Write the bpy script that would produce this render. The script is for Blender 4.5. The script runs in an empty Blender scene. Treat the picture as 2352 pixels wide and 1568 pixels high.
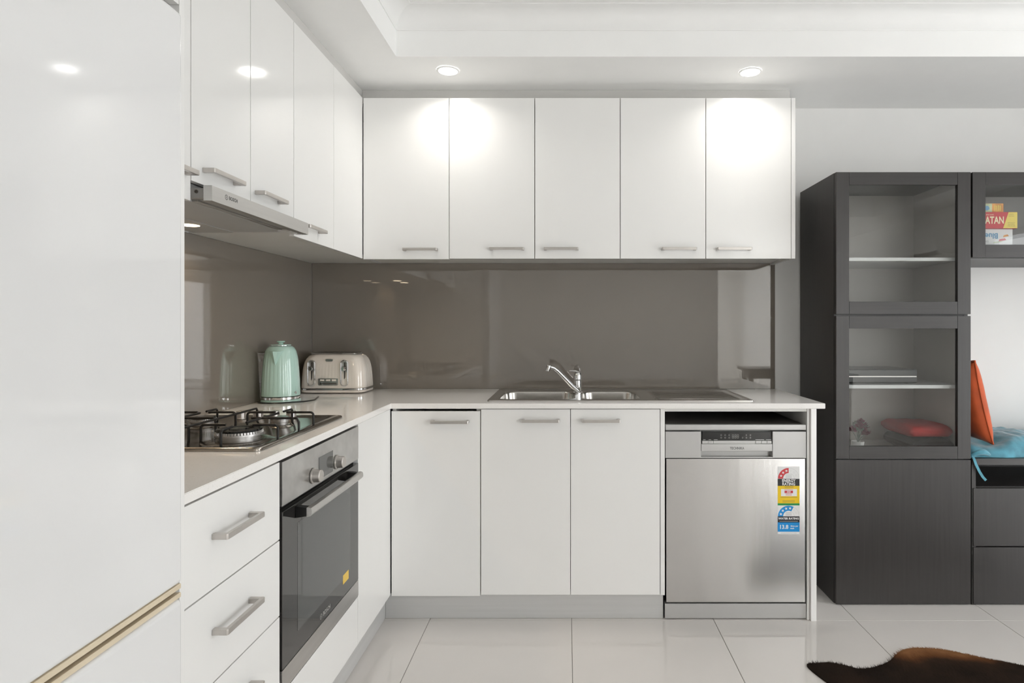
import bpy, bmesh, math, random
from mathutils import Vector, Matrix, noise
random.seed(7)
SC = bpy.context.scene
COL = SC.collection
PI = math.pi

# ------------------------------------------------------------------ camera, world, lights, exposure
F = 1410.0                      # focal length in pixels of the 2352 x 1568 frame
CAM_Z = 1.24
cam_d = bpy.data.cameras.new('camera'); cam = bpy.data.objects.new('camera', cam_d); COL.objects.link(cam)
cam.location = (0, 0, CAM_Z); cam.rotation_euler = (PI/2, 0, 0)
cam_d.sensor_fit = 'HORIZONTAL'; cam_d.sensor_width = 36.0
cam_d.lens = 36.0*F/2352.0
cam_d.shift_x = -(1304-1176)/2352.0
cam_d.shift_y = (749-784)/2352.0
cam_d.clip_start = 0.02
SC.camera = cam

SC.view_settings.view_transform = 'Standard'; SC.view_settings.look = 'None'
SC.view_settings.exposure = 0.27; SC.view_settings.gamma = 1.0
SC.view_settings.use_curve_mapping = False

SC.cycles.use_adaptive_sampling = True; SC.cycles.adaptive_threshold = 0.08; SC.cycles.adaptive_min_samples = 16
SC.cycles.max_bounces = 8; SC.cycles.diffuse_bounces = 7; SC.cycles.glossy_bounces = 4
SC.cycles.transmission_bounces = 2; SC.cycles.transparent_max_bounces = 8
SC.cycles.caustics_reflective = False; SC.cycles.caustics_refractive = False

wd = bpy.data.worlds.new('sky'); SC.world = wd; wd.use_nodes = True
wd.node_tree.nodes['Background'].inputs[0].default_value = (0.95, 0.97, 1.0, 1)
wd.node_tree.nodes['Background'].inputs[1].default_value = 3.0

def area(name, loc, direction, sx, sy, power, colour=(1, 1, 1), shape='RECTANGLE', spread=PI):
    d = bpy.data.lights.new(name, 'AREA'); o = bpy.data.objects.new(name, d); COL.objects.link(o)
    d.shape = shape; d.size = sx
    if shape in ('RECTANGLE', 'ELLIPSE'): d.size_y = sy
    d.energy = power; d.color = colour; d.spread = spread
    o.location = loc; o.rotation_euler = Vector(direction).to_track_quat('-Z', 'Y').to_euler()
    return o
# daylight through the sliding door, plus two added fill lights behind unseen openings
WIN_A = (0.15, 2.05, 0.03, 2.03)      # y0, y1, z0, z1
ADDED_WIN = (-4.45, -2.50, 0.03, 2.03)  # unseen opening, added to let in fill light
area('daylight_sliding_door', (3.78, 1.10, 1.03), (-1, 0, 0), 2.0, 1.9, 25, (1.0, 0.985, 0.975))
area('fill_light_far', (3.78, -3.475, 1.03), (-1, 0, 0), 2.0, 1.95, 96, (1.0, 0.985, 0.975))  # added fill behind the unseen far opening
area('fill_light_end', (2.52, -6.68, 1.06), (0, 1, 0), 1.08, 2.0, 30, (1.0, 0.985, 0.975))  # added fill aimed at the kitchen from the unseen end wall

# ------------------------------------------------------------------ materials (procedural)
MATS = {}
def _new(name):
    m = bpy.data.materials.new(name); m.use_nodes = True
    nt = m.node_tree; b = nt.nodes['Principled BSDF']
    MATS[name] = m
    return m, nt, b
def mat(name, col, rough=0.5, metal=0.0, spec=0.5, coat=0.0, var=0.0, vscale=(8, 8, 8), bump=0.0, bscale=(60, 60, 60), rvar=0.0, aniso=0.0, detail=3.0, col2=None, sheen=0.0, emit=None, emit_s=0.0):
    m, nt, b = _new(name)
    b.inputs['Base Color'].default_value = (*col, 1); b.inputs['Roughness'].default_value = rough
    b.inputs['Metallic'].default_value = metal; b.inputs['Specular IOR Level'].default_value = spec
    b.inputs['Coat Weight'].default_value = coat; b.inputs['Coat Roughness'].default_value = 0.03
    if sheen: b.inputs['Sheen Weight'].default_value = sheen
    if aniso:
        b.inputs['Anisotropic'].default_value = aniso; b.inputs['Anisotropic Rotation'].default_value = 0.25 if name == 'door_steel' else 0.0
        t = nt.nodes.new('ShaderNodeTangent'); t.direction_type = 'RADIAL'; t.axis = 'Z'
        nt.links.new(t.outputs[0], b.inputs['Tangent'])
    if emit:
        b.inputs['Emission Color'].default_value = (*emit, 1); b.inputs['Emission Strength'].default_value = emit_s
    tc = nt.nodes.new('ShaderNodeTexCoord')
    def nz(scale):
        mp = nt.nodes.new('ShaderNodeMapping'); mp.inputs['Scale'].default_value = scale
        n = nt.nodes.new('ShaderNodeTexNoise'); n.inputs['Scale'].default_value = 1.0; n.inputs['Detail'].default_value = detail
        nt.links.new(tc.outputs['Object'], mp.inputs['Vector']); nt.links.new(mp.outputs[0], n.inputs['Vector'])
        return n
    n = nz(vscale)
    if var or col2:
        r = nt.nodes.new('ShaderNodeValToRGB')
        r.color_ramp.elements[0].position = 0.3; r.color_ramp.elements[1].position = 0.7
        lo = tuple(max(0, c*(1-var)) for c in col); hi = col2 if col2 else tuple(min(1, c*(1+var)) for c in col)
        r.color_ramp.elements[0].color = (*lo, 1); r.color_ramp.elements[1].color = (*hi, 1)
        nt.links.new(n.outputs['Fac'], r.inputs[0]); nt.links.new(r.outputs[0], b.inputs['Base Color'])
    if rvar:
        mr = nt.nodes.new('ShaderNodeMapRange'); mr.inputs['To Min'].default_value = max(0, rough-rvar); mr.inputs['To Max'].default_value = rough+rvar
        nt.links.new(n.outputs['Fac'], mr.inputs['Value']); nt.links.new(mr.outputs[0], b.inputs['Roughness'])
    if bump:
        n2 = nz(bscale)
        bp = nt.nodes.new('ShaderNodeBump'); bp.inputs['Strength'].default_value = bump; bp.inputs['Distance'].default_value = 0.002
        nt.links.new(n2.outputs['Fac'], bp.inputs['Height']); nt.links.new(bp.outputs[0], b.inputs['Normal'])
    return m
def mat_stone(name, col, dark, rough):
    m, nt, b = _new(name)
    tc = nt.nodes.new('ShaderNodeTexCoord')
    v = nt.nodes.new('ShaderNodeTexVoronoi'); v.inputs['Scale'].default_value = 420
    n = nt.nodes.new('ShaderNodeTexNoise'); n.inputs['Scale'].default_value = 240; n.inputs['Detail'].default_value = 2
    r = nt.nodes.new('ShaderNodeValToRGB'); r.color_ramp.elements[0].position = 0.27; r.color_ramp.elements[1].position = 0.37
    r.color_ramp.elements[0].color = (*dark, 1); r.color_ramp.elements[1].color = (*col, 1)
    nt.links.new(tc.outputs['Object'], n.inputs['Vector']); nt.links.new(n.outputs['Fac'], r.inputs[0])
    nt.links.new(r.outputs[0], b.inputs['Base Color'])
    b.inputs['Roughness'].default_value = rough; b.inputs['Specular IOR Level'].default_value = 0.18
    return m
def mat_wood(name, col, col2, rough, scale=(60, 60, 3)):
    m, nt, b = _new(name)
    tc = nt.nodes.new('ShaderNodeTexCoord'); mp = nt.nodes.new('ShaderNodeMapping'); mp.inputs['Scale'].default_value = scale
    n = nt.nodes.new('ShaderNodeTexNoise'); n.inputs['Scale'].default_value = 1; n.inputs['Detail'].default_value = 6; n.inputs['Roughness'].default_value = 0.6
    r = nt.nodes.new('ShaderNodeValToRGB'); r.color_ramp.elements[0].position = 0.3; r.color_ramp.elements[1].position = 0.72
    r.color_ramp.elements[0].color = (*col, 1); r.color_ramp.elements[1].color = (*col2, 1)
    bp = nt.nodes.new('ShaderNodeBump'); bp.inputs['Strength'].default_value = 0.12; bp.inputs['Distance'].default_value = 0.001
    nt.links.new(tc.outputs['Object'], mp.inputs['Vector']); nt.links.new(mp.outputs[0], n.inputs['Vector'])
    nt.links.new(n.outputs['Fac'], r.inputs[0]); nt.links.new(r.outputs[0], b.inputs['Base Color'])
    nt.links.new(n.outputs['Fac'], bp.inputs['Height']); nt.links.new(bp.outputs[0], b.inputs['Normal'])
    b.inputs['Roughness'].default_value = rough
    return m
def mat_glass(name, tint, base_refl, rough=0.0):
    m = bpy.data.materials.new(name); m.use_nodes = True; MATS[name] = m
    nt = m.node_tree; nt.nodes.clear()
    out = nt.nodes.new('ShaderNodeOutputMaterial'); mx = nt.nodes.new('ShaderNodeMixShader')
    tr = nt.nodes.new('ShaderNodeBsdfTransparent'); tr.inputs[0].default_value = (*tint, 1)
    gl = nt.nodes.new('ShaderNodeBsdfGlossy'); gl.inputs['Roughness'].default_value = rough; gl.inputs[0].default_value = (1, 1, 1, 1)
    lw = nt.nodes.new('ShaderNodeFresnel'); lw.inputs['IOR'].default_value = 1.5
    ad = nt.nodes.new('ShaderNodeMath'); ad.operation = 'ADD'; ad.inputs[1].default_value = base_refl; ad.use_clamp = True
    ge = nt.nodes.new('ShaderNodeNewGeometry'); iv = nt.nodes.new('ShaderNodeMath'); iv.operation = 'SUBTRACT'; iv.inputs[0].default_value = 1.0
    fm = nt.nodes.new('ShaderNodeMath'); fm.operation = 'MULTIPLY'      # only the face towards the viewer reflects
    nt.links.new(ge.outputs['Backfacing'], iv.inputs[1])
    nt.links.new(lw.outputs[0], ad.inputs[0]); nt.links.new(ad.outputs[0], fm.inputs[0]); nt.links.new(iv.outputs[0], fm.inputs[1]); nt.links.new(fm.outputs[0], mx.inputs[0])
    nt.links.new(tr.outputs[0], mx.inputs[1]); nt.links.new(gl.outputs[0], mx.inputs[2]); nt.links.new(mx.outputs[0], out.inputs[0])
    return m
def mat_emit(name, col, s):
    m = bpy.data.materials.new(name); m.use_nodes = True; MATS[name] = m
    nt = m.node_tree; nt.nodes.clear()
    out = nt.nodes.new('ShaderNodeOutputMaterial'); e = nt.nodes.new('ShaderNodeEmission')
    e.inputs[0].default_value = (*col, 1); e.inputs[1].default_value = s; nt.links.new(e.outputs[0], out.inputs[0])
    return m

mat('wall_paint', (0.86, 0.855, 0.84), 0.55, spec=0.3, var=0.01, bump=0.03, bscale=(180, 180, 180))
mat('ceiling_paint', (0.93, 0.93, 0.92), 0.6, spec=0.3, var=0.008)
mat('cornice_paint', (0.90, 0.90, 0.89), 0.55, spec=0.3, var=0.008)
mat('tile', (0.73, 0.695, 0.665), 0.06, spec=0.5, var=0.015, vscale=(3, 3, 3))
mat('grout', (0.30, 0.28, 0.26), 0.8, var=0.1, vscale=(40, 40, 40))
mat('white_gloss', (0.86, 0.855, 0.84), 0.09, spec=0.5, var=0.006, vscale=(2, 2, 2))
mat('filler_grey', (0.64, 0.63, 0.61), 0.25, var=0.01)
mat('white_carcass', (0.74, 0.735, 0.71), 0.35, var=0.01)
mat('fridge_white', (0.80, 0.80, 0.80), 0.07, spec=0.5, var=0.006, vscale=(2, 2, 2), bump=0.004, bscale=(25, 25, 25))
mat('gasket', (0.72, 0.62, 0.46), 0.5, var=0.05)
mat('dark_gap', (0.10, 0.09, 0.08), 0.6, var=0.1)
mat('kick_grey', (0.62, 0.62, 0.615), 0.32, metal=0.3, var=0.03, vscale=(1.5, 1.5, 60))
mat_stone('quartz', (0.90, 0.88, 0.855), (0.74, 0.72, 0.69), 0.10)
mat('splash_glass', (0.215, 0.190, 0.160), 0.02, spec=1.0, coat=0.4, var=0.01)
mat('satin_nickel', (0.58, 0.55, 0.52), 0.32, metal=0.85, var=0.04, vscale=(30, 30, 30))
mat('brushed_steel', (0.60, 0.59, 0.575), 0.30, metal=1.0, var=0.05, vscale=(1.5, 1.5, 90), bump=0.04, bscale=(3, 3, 260), aniso=0.5)
mat('door_steel', (0.63, 0.62, 0.61), 0.27, metal=1.0, var=0.008, vscale=(140, 140, 2), aniso=0.6, bump=0.7, bscale=(8, 8, 0.8))
mat('smudged_steel', (0.56, 0.555, 0.545), 0.33, metal=1.0, var=0.13, vscale=(22, 14, 16), rvar=0.08, detail=6)
mat('sink_steel', (0.62, 0.60, 0.57), 0.20, metal=1.0, var=0.05, vscale=(10, 60, 60), rvar=0.05)
mat('hob_steel', (0.42, 0.39, 0.355), 0.16, metal=1.0, var=0.08, vscale=(20, 20, 20), rvar=0.05)
mat('chrome', (0.82, 0.82, 0.82), 0.06, metal=1.0, var=0.01)
mat('burner_alloy', (0.55, 0.54, 0.53), 0.38, metal=0.9, var=0.1, vscale=(40, 40, 40))
mat('cast_iron', (0.018, 0.017, 0.016), 0.42, var=0.2, bump=0.1, bscale=(400, 400, 400))
mat('black_enamel', (0.012, 0.012, 0.012), 0.12, var=0.1)
mat('black_plastic', (0.016, 0.016, 0.016), 0.3, var=0.1)
mat('black_glass', (0.020, 0.019, 0.018), 0.03, spec=0.8, coat=0.3, var=0.05)
mat('oven_window', (0.075, 0.078, 0.075), 0.05, spec=0.7, coat=0.2)
mat('grey_plastic', (0.47, 0.47, 0.465), 0.38, var=0.02)
mat('silver_plastic', (0.52, 0.515, 0.505), 0.36, metal=0.35, var=0.02)
mat('display_black', (0.025, 0.025, 0.025), 0.15, var=0.1)
mat('display_print', (0.42, 0.42, 0.40), 0.4)
mat('logo_dark', (0.06, 0.06, 0.06), 0.4)
mat('logo_light', (0.62, 0.62, 0.60), 0.3, metal=0.5)
mat('mint', (0.46, 0.665, 0.60), 0.13, spec=0.5, coat=0.6, var=0.015)
mat('cream', (0.85, 0.78, 0.705), 0.14, spec=0.5, coat=0.6, var=0.012)
mat_wood('black_brown', (0.026, 0.023, 0.0215), (0.036, 0.032, 0.030), 0.36, scale=(90, 90, 3))
mat_wood('black_brown_rail', (0.026, 0.023, 0.0215), (0.036, 0.032, 0.030), 0.36, scale=(3, 90, 90))
mat('cabinet_lining', (0.50, 0.47, 0.44), 0.45, var=0.02)
mat('shelf_pale', (0.66, 0.655, 0.64), 0.25, var=0.02)
mat_glass('pane', (0.94, 0.95, 0.95), 0.012)
mat_glass('window_glass', (0.97, 0.98, 0.98), 0.0)
mat('orange_velvet', (0.56, 0.085, 0.012), 0.75, sheen=0.4, var=0.15, vscale=(14, 14, 14), bump=0.2, bscale=(120, 120, 120))
mat('teal_velvet', (0.085, 0.32, 0.42), 0.7, sheen=0.5, var=0.3, vscale=(18, 18, 18), bump=0.3, bscale=(90, 90, 90))
mat('red_cloth', (0.34, 0.012, 0.012), 0.85, var=0.15, bump=0.2, bscale=(200, 200, 200))
mat('black_cloth', (0.012, 0.011, 0.011), 0.9, var=0.2)
mat('petal', (0.20, 0.055, 0.09), 0.7, var=0.4, vscale=(60, 60, 60))
mat('leaf_grey', (0.22, 0.25, 0.22), 0.7, var=0.3, vscale=(60, 60, 60))
mat('pot_white', (0.72, 0.71, 0.69), 0.3)
mat('box_white', (0.78, 0.77, 0.75), 0.5, var=0.02)
mat('box_red', (0.55, 0.05, 0.06), 0.45, var=0.04)
mat('box_yellow', (0.80, 0.62, 0.13), 0.45, var=0.04)
mat('box_orange', (0.72, 0.33, 0.10), 0.5, var=0.25, vscale=(30, 30, 30))
mat('box_sage', (0.55, 0.60, 0.38), 0.5, var=0.2, vscale=(30, 30, 30))
mat('print_cream', (0.85, 0.76, 0.50), 0.5)
mat('print_blue', (0.16, 0.34, 0.52), 0.5)
mat('print_brown', (0.30, 0.20, 0.06), 0.5)
mat('sticker_white', (0.80, 0.80, 0.80), 0.4)
mat('sticker_black', (0.015, 0.015, 0.018), 0.4)
mat('sticker_yellow', (0.86, 0.58, 0.01), 0.4)
mat('sticker_red', (0.62, 0.05, 0.06), 0.4)
mat('sticker_green', (0.02, 0.28, 0.08), 0.4)
mat('sticker_blue', (0.01, 0.27, 0.66), 0.4)
mat('sticker_grey', (0.45, 0.45, 0.45), 0.4)
mat('amber_label', (0.82, 0.55, 0.08), 0.4)
mat('alu_frame', (0.55, 0.55, 0.55), 0.35, metal=0.7)
mat('ac_white', (0.80, 0.80, 0.79), 0.3)
mat('dark_table', (0.035, 0.028, 0.022), 0.35, var=0.2)
mat_emit('downlight_glow', (1.0, 0.985, 0.96), 14.0)
mat_emit('hood_glow', (1.0, 0.80, 0.55), 9.0)

def mat_hide():
    m, nt, b = _new('cowhide')
    at = nt.nodes.new('ShaderNodeAttribute'); at.attribute_name = 'edge'
    tc = nt.nodes.new('ShaderNodeTexCoord')
    n = nt.nodes.new('ShaderNodeTexNoise'); n.inputs['Scale'].default_value = 7; n.inputs['Detail'].default_value = 5
    ad = nt.nodes.new('ShaderNodeMath'); ad.operation = 'MULTIPLY_ADD'; ad.inputs[1].default_value = 0.55
    nt.links.new(tc.outputs['Object'], n.inputs['Vector'])
    nt.links.new(n.outputs['Fac'], ad.inputs[0]); nt.links.new(at.outputs['Fac'], ad.inputs[2])
    r = nt.nodes.new('ShaderNodeValToRGB')
    e = r.color_ramp.elements
    e[0].position = 0.22; e[0].color = (0.014, 0.009, 0.006, 1)
    e[1].position = 1.05; e[1].color = (0.26, 0.12, 0.05, 1)
    k = e.new(0.55); k.color = (0.035, 0.020, 0.012, 1)
    k = e.new(0.80); k.color = (0.14, 0.055, 0.02, 1)
    nt.links.new(ad.outputs[0], r.inputs[0]); nt.links.new(r.outputs[0], b.inputs['Base Color'])
    b.inputs['Roughness'].default_value = 0.85; b.inputs['Specular IOR Level'].default_value = 0.12
mat_hide()

# ------------------------------------------------------------------ mesh builder
_TXT = {}
def text_mesh(s, size, bold=0.0):
    key = (s, size, bold)
    if key not in _TXT:
        cu = bpy.data.curves.new('t', 'FONT'); cu.body = s; cu.size = size; cu.align_x = 'CENTER'; cu.align_y = 'CENTER'
        cu.offset = bold; cu.resolution_u = 2
        ob = bpy.data.objects.new('t', cu); COL.objects.link(ob)
        dg = bpy.context.evaluated_depsgraph_get(); dg.update()
        me = ob.evaluated_get(dg).to_mesh()
        _TXT[key] = ([v.co.copy() for v in me.vertices], [tuple(p.vertices) for p in me.polygons])
        ob.evaluated_get(dg).to_mesh_clear()
        bpy.data.objects.remove(ob); bpy.data.curves.remove(cu)
    return _TXT[key]

def rrect(cx, cy, w, h, r, n=6):
    r = min(r, w/2-1e-5, h/2-1e-5); pts = []
    for (sx, sy, a0) in ((1, 1, 0), (-1, 1, PI/2), (-1, -1, PI), (1, -1, 1.5*PI)):
        for i in range(n+1):
            a = a0+PI/2*i/n
            pts.append((cx+sx*(w/2-r)+r*math.cos(a), cy+sy*(h/2-r)+r*math.sin(a)))
    return pts

class MB:
    def __init__(s): s.v = []; s.f = []; s.m = []; s.mats = []
    def mi(s, name):
        if name not in s.mats: s.mats.append(name)
        return s.mats.index(name)
    def add(s, verts, faces, m):
        k = len(s.v); i = s.mi(m)
        s.v += [tuple(v) for v in verts]; s.f += [tuple(a+k for a in f) for f in faces]; s.m += [i]*len(faces)
        return s
    def bm(s, b, m):
        b.verts.index_update()
        return s.add([v.co for v in b.verts], [[v.index for v in f.verts] for f in b.faces], m)
    def box(s, x0, x1, y0, y1, z0, z1, m, bev=0.0, seg=2):
        if x0 > x1: x0, x1 = x1, x0
        if y0 > y1: y0, y1 = y1, y0
        if z0 > z1: z0, z1 = z1, z0
        b = bmesh.new()
        bmesh.ops.create_cube(b, size=1.0, matrix=Matrix.Translation(((x0+x1)/2, (y0+y1)/2, (z0+z1)/2)) @ Matrix.Diagonal((x1-x0, y1-y0, z1-z0, 1)))
        if bev: bmesh.ops.bevel(b, geom=b.edges[:], offset=bev, segments=seg, profile=0.5, affect='EDGES')
        s.bm(b, m); b.free(); return s
    def loft(s, loops, m, cap0=True, cap1=True, closed=True):
        n = len(loops[0]); V = [p for l in loops for p in l]; Fs = []
        for i in range(len(loops)-1):
            for j in range(n if closed else n-1):
                k = (j+1) % n
                Fs.append((i*n+j, i*n+k, (i+1)*n+k, (i+1)*n+j))
        if cap0: Fs.append(tuple(range(n))[::-1])
        if cap1: Fs.append(tuple((len(loops)-1)*n+j for j in range(n)))
        return s.add(V, Fs, m)
    def prism(s, poly, axis, a0, a1, m, bev=0.0):
        def P(p, a): return {'x': (a, p[0], p[1]), 'y': (p[0], a, p[1]), 'z': (p[0], p[1], a)}[axis]
        b = bmesh.new()
        A = [b.verts.new(P(p, a0)) for p in poly]; B = [b.verts.new(P(p, a1)) for p in poly]
        n = len(poly)
        b.faces.new(A[::-1]); b.faces.new(B)
        for i in range(n): b.faces.new((A[i], A[(i+1) % n], B[(i+1) % n], B[i]))
        bmesh.ops.recalc_face_normals(b, faces=b.faces)
        if bev: bmesh.ops.bevel(b, geom=b.edges[:], offset=bev, segments=1, affect='EDGES')
        s.bm(b, m); b.free(); return s
    def tube(s, path, r, m, n=10, cap=True, flat=1.0):
        P = [Vector(p) for p in path]; R = r if isinstance(r, (list, tuple)) else [r]*len(P)
        t0 = (P[1]-P[0]).normalized(); up = Vector((0, 0, 1)) if abs(t0.z) < 0.9 else Vector((1, 0, 0))
        u = t0.cross(up).normalized(); loops = []
        for i, p in enumerate(P):
            t = ((P[min(i+1, len(P)-1)]-P[max(i-1, 0)])).normalized()
            u = (u-t*u.dot(t)).normalized(); w = t.cross(u)
            loops.append([p+(u*math.cos(2*PI*k/n)+w*math.sin(2*PI*k/n)*flat)*R[i] for k in range(n)])
        return s.loft(loops, m, cap, cap)
    def lathe(s, prof, c, m, n=32, M=None, cap0=True, cap1=True):
        loops = []
        for (r, z) in prof:
            l = [Vector((max(r, 1e-5)*math.cos(2*PI*k/n), max(r, 1e-5)*math.sin(2*PI*k/n), z)) for k in range(n)]
            if M: l = [M @ p for p in l]
            loops.append([p+Vector(c) for p in l])
        return s.loft(loops, m, cap0, cap1)
    def text(s, txt, size, origin, ux, uy, m, bold=0.0, sx=1.0):
        V, Fs = text_mesh(txt, size, bold); ux = Vector(ux)*sx; uy = Vector(uy); o = Vector(origin)
        return s.add([o+ux*v.x+uy*v.y for v in V], Fs, m)
    def flat(s, pts, m): return s.add(pts, [tuple(range(len(pts)))], m)
    def build(s, name, parent=None, smooth=True, angle=35, shift=True):
        me = bpy.data.meshes.new(name)
        o = Vector((0, 0, 0))
        if parent is not None and shift: o = WLOC[parent.name]
        me.from_pydata([tuple(Vector(v)-o) for v in s.v], [], s.f)
        for k in s.mats: me.materials.append(MATS[k])
        me.polygons.foreach_set('material_index', s.m)
        b = bmesh.new(); b.from_mesh(me); bmesh.ops.recalc_face_normals(b, faces=b.faces); b.to_mesh(me); b.free()
        if smooth:
            me.polygons.foreach_set('use_smooth', [True]*len(me.polygons)); me.set_sharp_from_angle(angle=math.radians(angle))
        me.update()
        ob = bpy.data.objects.new(name, me); COL.objects.link(ob)
        if smooth and angle <= 45:
            wn = ob.modifiers.new('weighted_normal', 'WEIGHTED_NORMAL'); wn.keep_sharp = True; wn.weight = 100
        WLOC[ob.name] = o
        if parent is not None: ob.parent = parent
        return ob
WLOC = {}
def tag(o, label, cat, group=None, kind=None):
    o['label'] = label; o['category'] = cat
    if group: o['group'] = group
    if kind: o['kind'] = kind
    return o
def thing(name, label, cat, loc=(0, 0, 0), rotz=0.0, group=None):
    o = bpy.data.objects.new(name, None); COL.objects.link(o); o.empty_display_size = 0.05
    o.location = loc; o.rotation_euler = (0, 0, rotz); WLOC[o.name] = Vector(loc)
    return tag(o, label, cat, group)
def struct(mb, name, label, cat, parent=None):
    o = mb.build(name, parent)
    if parent is None: tag(o, label, cat, kind='structure')
    return o
def lab(o, text): o['label'] = text; return o

def grid_slab(mb, xs, ys, inside, z0, z1, m, bev=0.0):
    b = bmesh.new(); top = {}; bot = {}
    def vt(d, i, j, z):
        if (i, j) not in d: d[(i, j)] = b.verts.new((xs[i], ys[j], z))
        return d[(i, j)]
    nx, ny = len(xs)-1, len(ys)-1
    ins = lambda i, j: 0 <= i < nx and 0 <= j < ny and inside((xs[i]+xs[i+1])/2, (ys[j]+ys[j+1])/2)
    for i in range(nx):
        for j in range(ny):
            if not ins(i, j): continue
            b.faces.new((vt(top, i, j, z1), vt(top, i+1, j, z1), vt(top, i+1, j+1, z1), vt(top, i, j+1, z1)))
            b.faces.new((vt(bot, i, j, z0), vt(bot, i, j+1, z0), vt(bot, i+1, j+1, z0), vt(bot, i+1, j, z0)))
            for (a, c, di, dj) in (((i, j), (i+1, j), 0, -1), ((i+1, j), (i+1, j+1), 1, 0), ((i+1, j+1), (i, j+1), 0, 1), ((i, j+1), (i, j), -1, 0)):
                if not ins(i+di, j+dj): b.faces.new((vt(bot, *a, z0), vt(bot, *c, z0), vt(top, *c, z1), vt(top, *a, z1)))
    bmesh.ops.recalc_face_normals(b, faces=b.faces)
    bmesh.ops.dissolve_limit(b, angle_limit=0.01, verts=b.verts[:], edges=b.edges[:])
    if bev:
        ed = [e for e in b.edges if len(e.link_faces) == 2 and e.calc_face_angle(0) > 0.5]
        bmesh.ops.bevel(b, geom=ed, offset=bev, segments=2, affect='EDGES')
    mb.bm(b, m); b.free(); return mb
def plate_holes(mb, outer, holes, z, m):
    b = bmesh.new(); edges = []
    for loop in [outer]+holes:
        vs = [b.verts.new((x, y, z)) for (x, y) in loop]
        for i in range(len(vs)): edges.append(b.edges.new((vs[i], vs[(i+1) % len(vs)])))
    bmesh.ops.triangle_fill(b, use_beauty=True, use_dissolve=False, edges=edges)
    mb.bm(b, m); b.free(); return mb
def carcass(mb, x0, x1, y0, y1, z0, z1, m, open_dir, t=0.016, top=True, shelf=None):
    """hollow cabinet box, open towards open_dir ('-y' or '+x')"""
    mb.box(x0, x1, y0, y1, z0, z0+t, m)
    if top: mb.box(x0, x1, y0, y1, z1-t, z1, m)
    zt = z1-t if top else z1
    if open_dir == '-y':
        mb.box(x0, x0+t, y0, y1, z0+t, zt, m); mb.box(x1-t, x1, y0, y1, z0+t, zt, m)
        mb.box(x0+t, x1-t, y1-0.008, y1, z0+t, zt, m)
        if shelf: mb.box(x0+t, x1-t, y0+0.02, y1-0.008, shelf, shelf+t, m)
    else:
        mb.box(x0, x1, y0, y0+t, z0+t, zt, m); mb.box(x0, x1, y1-t, y1, z0+t, zt, m)
        mb.box(x0, x0+0.008, y0+t, y1-t, z0+t, zt, m)
    return mb
def handle_mb(axis, a, face, z, L=0.160, off=0.034, t=0.009, h=0.012):
    """flat U-shaped pull; a = centre along the front, face = plane it is screwed to"""
    mb = MB(); o = off
    U = [(-L/2, 0), (-L/2, o-0.003), (-L/2+0.003, o), (L/2-0.003, o), (L/2, o-0.003), (L/2, 0), (L/2-0.012, 0), (L/2-0.012, o-t), (-L/2+0.012, o-t), (-L/2+0.012, 0)]
    if axis == 'x': P = [(a+u, face-w) for u, w in U]
    else: P = [(face+w, a+u) for u, w in U]
    return mb.prism(P, 'z', z-h/2, z+h/2, 'satin_nickel', bev=0.0006)

# ------------------------------------------------------------------ the room
XL, XR, YB = -1.328, 3.60, 3.180
YF1, YF2, XSTEP = -1.50, -6.50, 1.92
ZB, ZC = 2.368, 2.554                      # bulkhead soffit, main ceiling
RX0, RX1, RY0, RY1 = -0.718, 3.17, -0.85, 2.569   # raised part of the ceiling

fl = MB(); fl.box(XL-0.1, XR+0.1, YF2-0.1, YB+0.1, -0.10, -0.0022, 'grout')
floor = struct(fl, 'floor', 'pale polished porcelain tiled floor', 'floor')
tb = MB(); tb.box(-0.2989, 0.2989, -0.2989, 0.2989, -0.0021, 0.0, 'tile', bev=0.0007, seg=1)
t0 = tb.build('tile', None, smooth=False)
GX, GY = 0.0166+0.3, 2.5876+0.3
first = True
for i in range(-3, 6):
    for j in range(-16, 1):
        cx, cy = GX+0.6*i, GY+0.6*j
        if cx < XL-0.25 or cx > XR+0.25 or (cy < YF1-0.3 and cx < XSTEP-0.3): continue
        o = t0 if first else t0.copy()
        if not first: COL.objects.link(o)
        first = False
        o.parent = floor; o.location = (cx, cy, 0)

w = MB(); w.box(XL-0.1, XR+0.1, YB, YB+0.1, 0, 2.7, 'wall_paint')
struct(w, 'wall_back', 'plain white wall behind the kitchen and dark cabinets', 'wall')
w = MB(); w.box(XL-0.1, XL, YF1, YB, 0, 2.7, 'wall_paint')
struct(w, 'wall_left', 'white wall behind the hob and fridge', 'wall')
w = MB(); w.box(XL-0.1, XSTEP, YF1-0.1, YF1, 0, 2.7, 'wall_paint')
w.box(XSTEP-0.1, XSTEP, YF2, YF1-0.1, 0, 2.7, 'wall_paint'); ADDED_END_WIN = (1.98, 3.06, 0.03, 2.09)
w.box(XSTEP-0.1, ADDED_END_WIN[0], YF2-0.1, YF2, 0, 2.7, 'wall_paint'); w.box(ADDED_END_WIN[1], XR+0.1, YF2-0.1, YF2, 0, 2.7, 'wall_paint')
w.box(ADDED_END_WIN[0], ADDED_END_WIN[1], YF2-0.1, YF2, ADDED_END_WIN[3], 2.7, 'wall_paint'); w.box(ADDED_END_WIN[0], ADDED_END_WIN[1], YF2-0.1, YF2, 0, ADDED_END_WIN[2], 'wall_paint')
struct(w, 'wall_front', 'white wall opposite the kitchen', 'wall')
w = MB()
def wall_r(y0, y1, z0, z1): w.box(XR, XR+0.1, y0, y1, z0, z1, 'wall_paint')
wall_r(YF2, ADDED_WIN[0], 0, 2.7); wall_r(ADDED_WIN[1], WIN_A[0], 0, 2.7); wall_r(WIN_A[1], YB, 0, 2.7)
for W in (WIN_A, ADDED_WIN): wall_r(W[0], W[1], W[3], 2.7); wall_r(W[0], W[1], 0, W[2])
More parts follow.
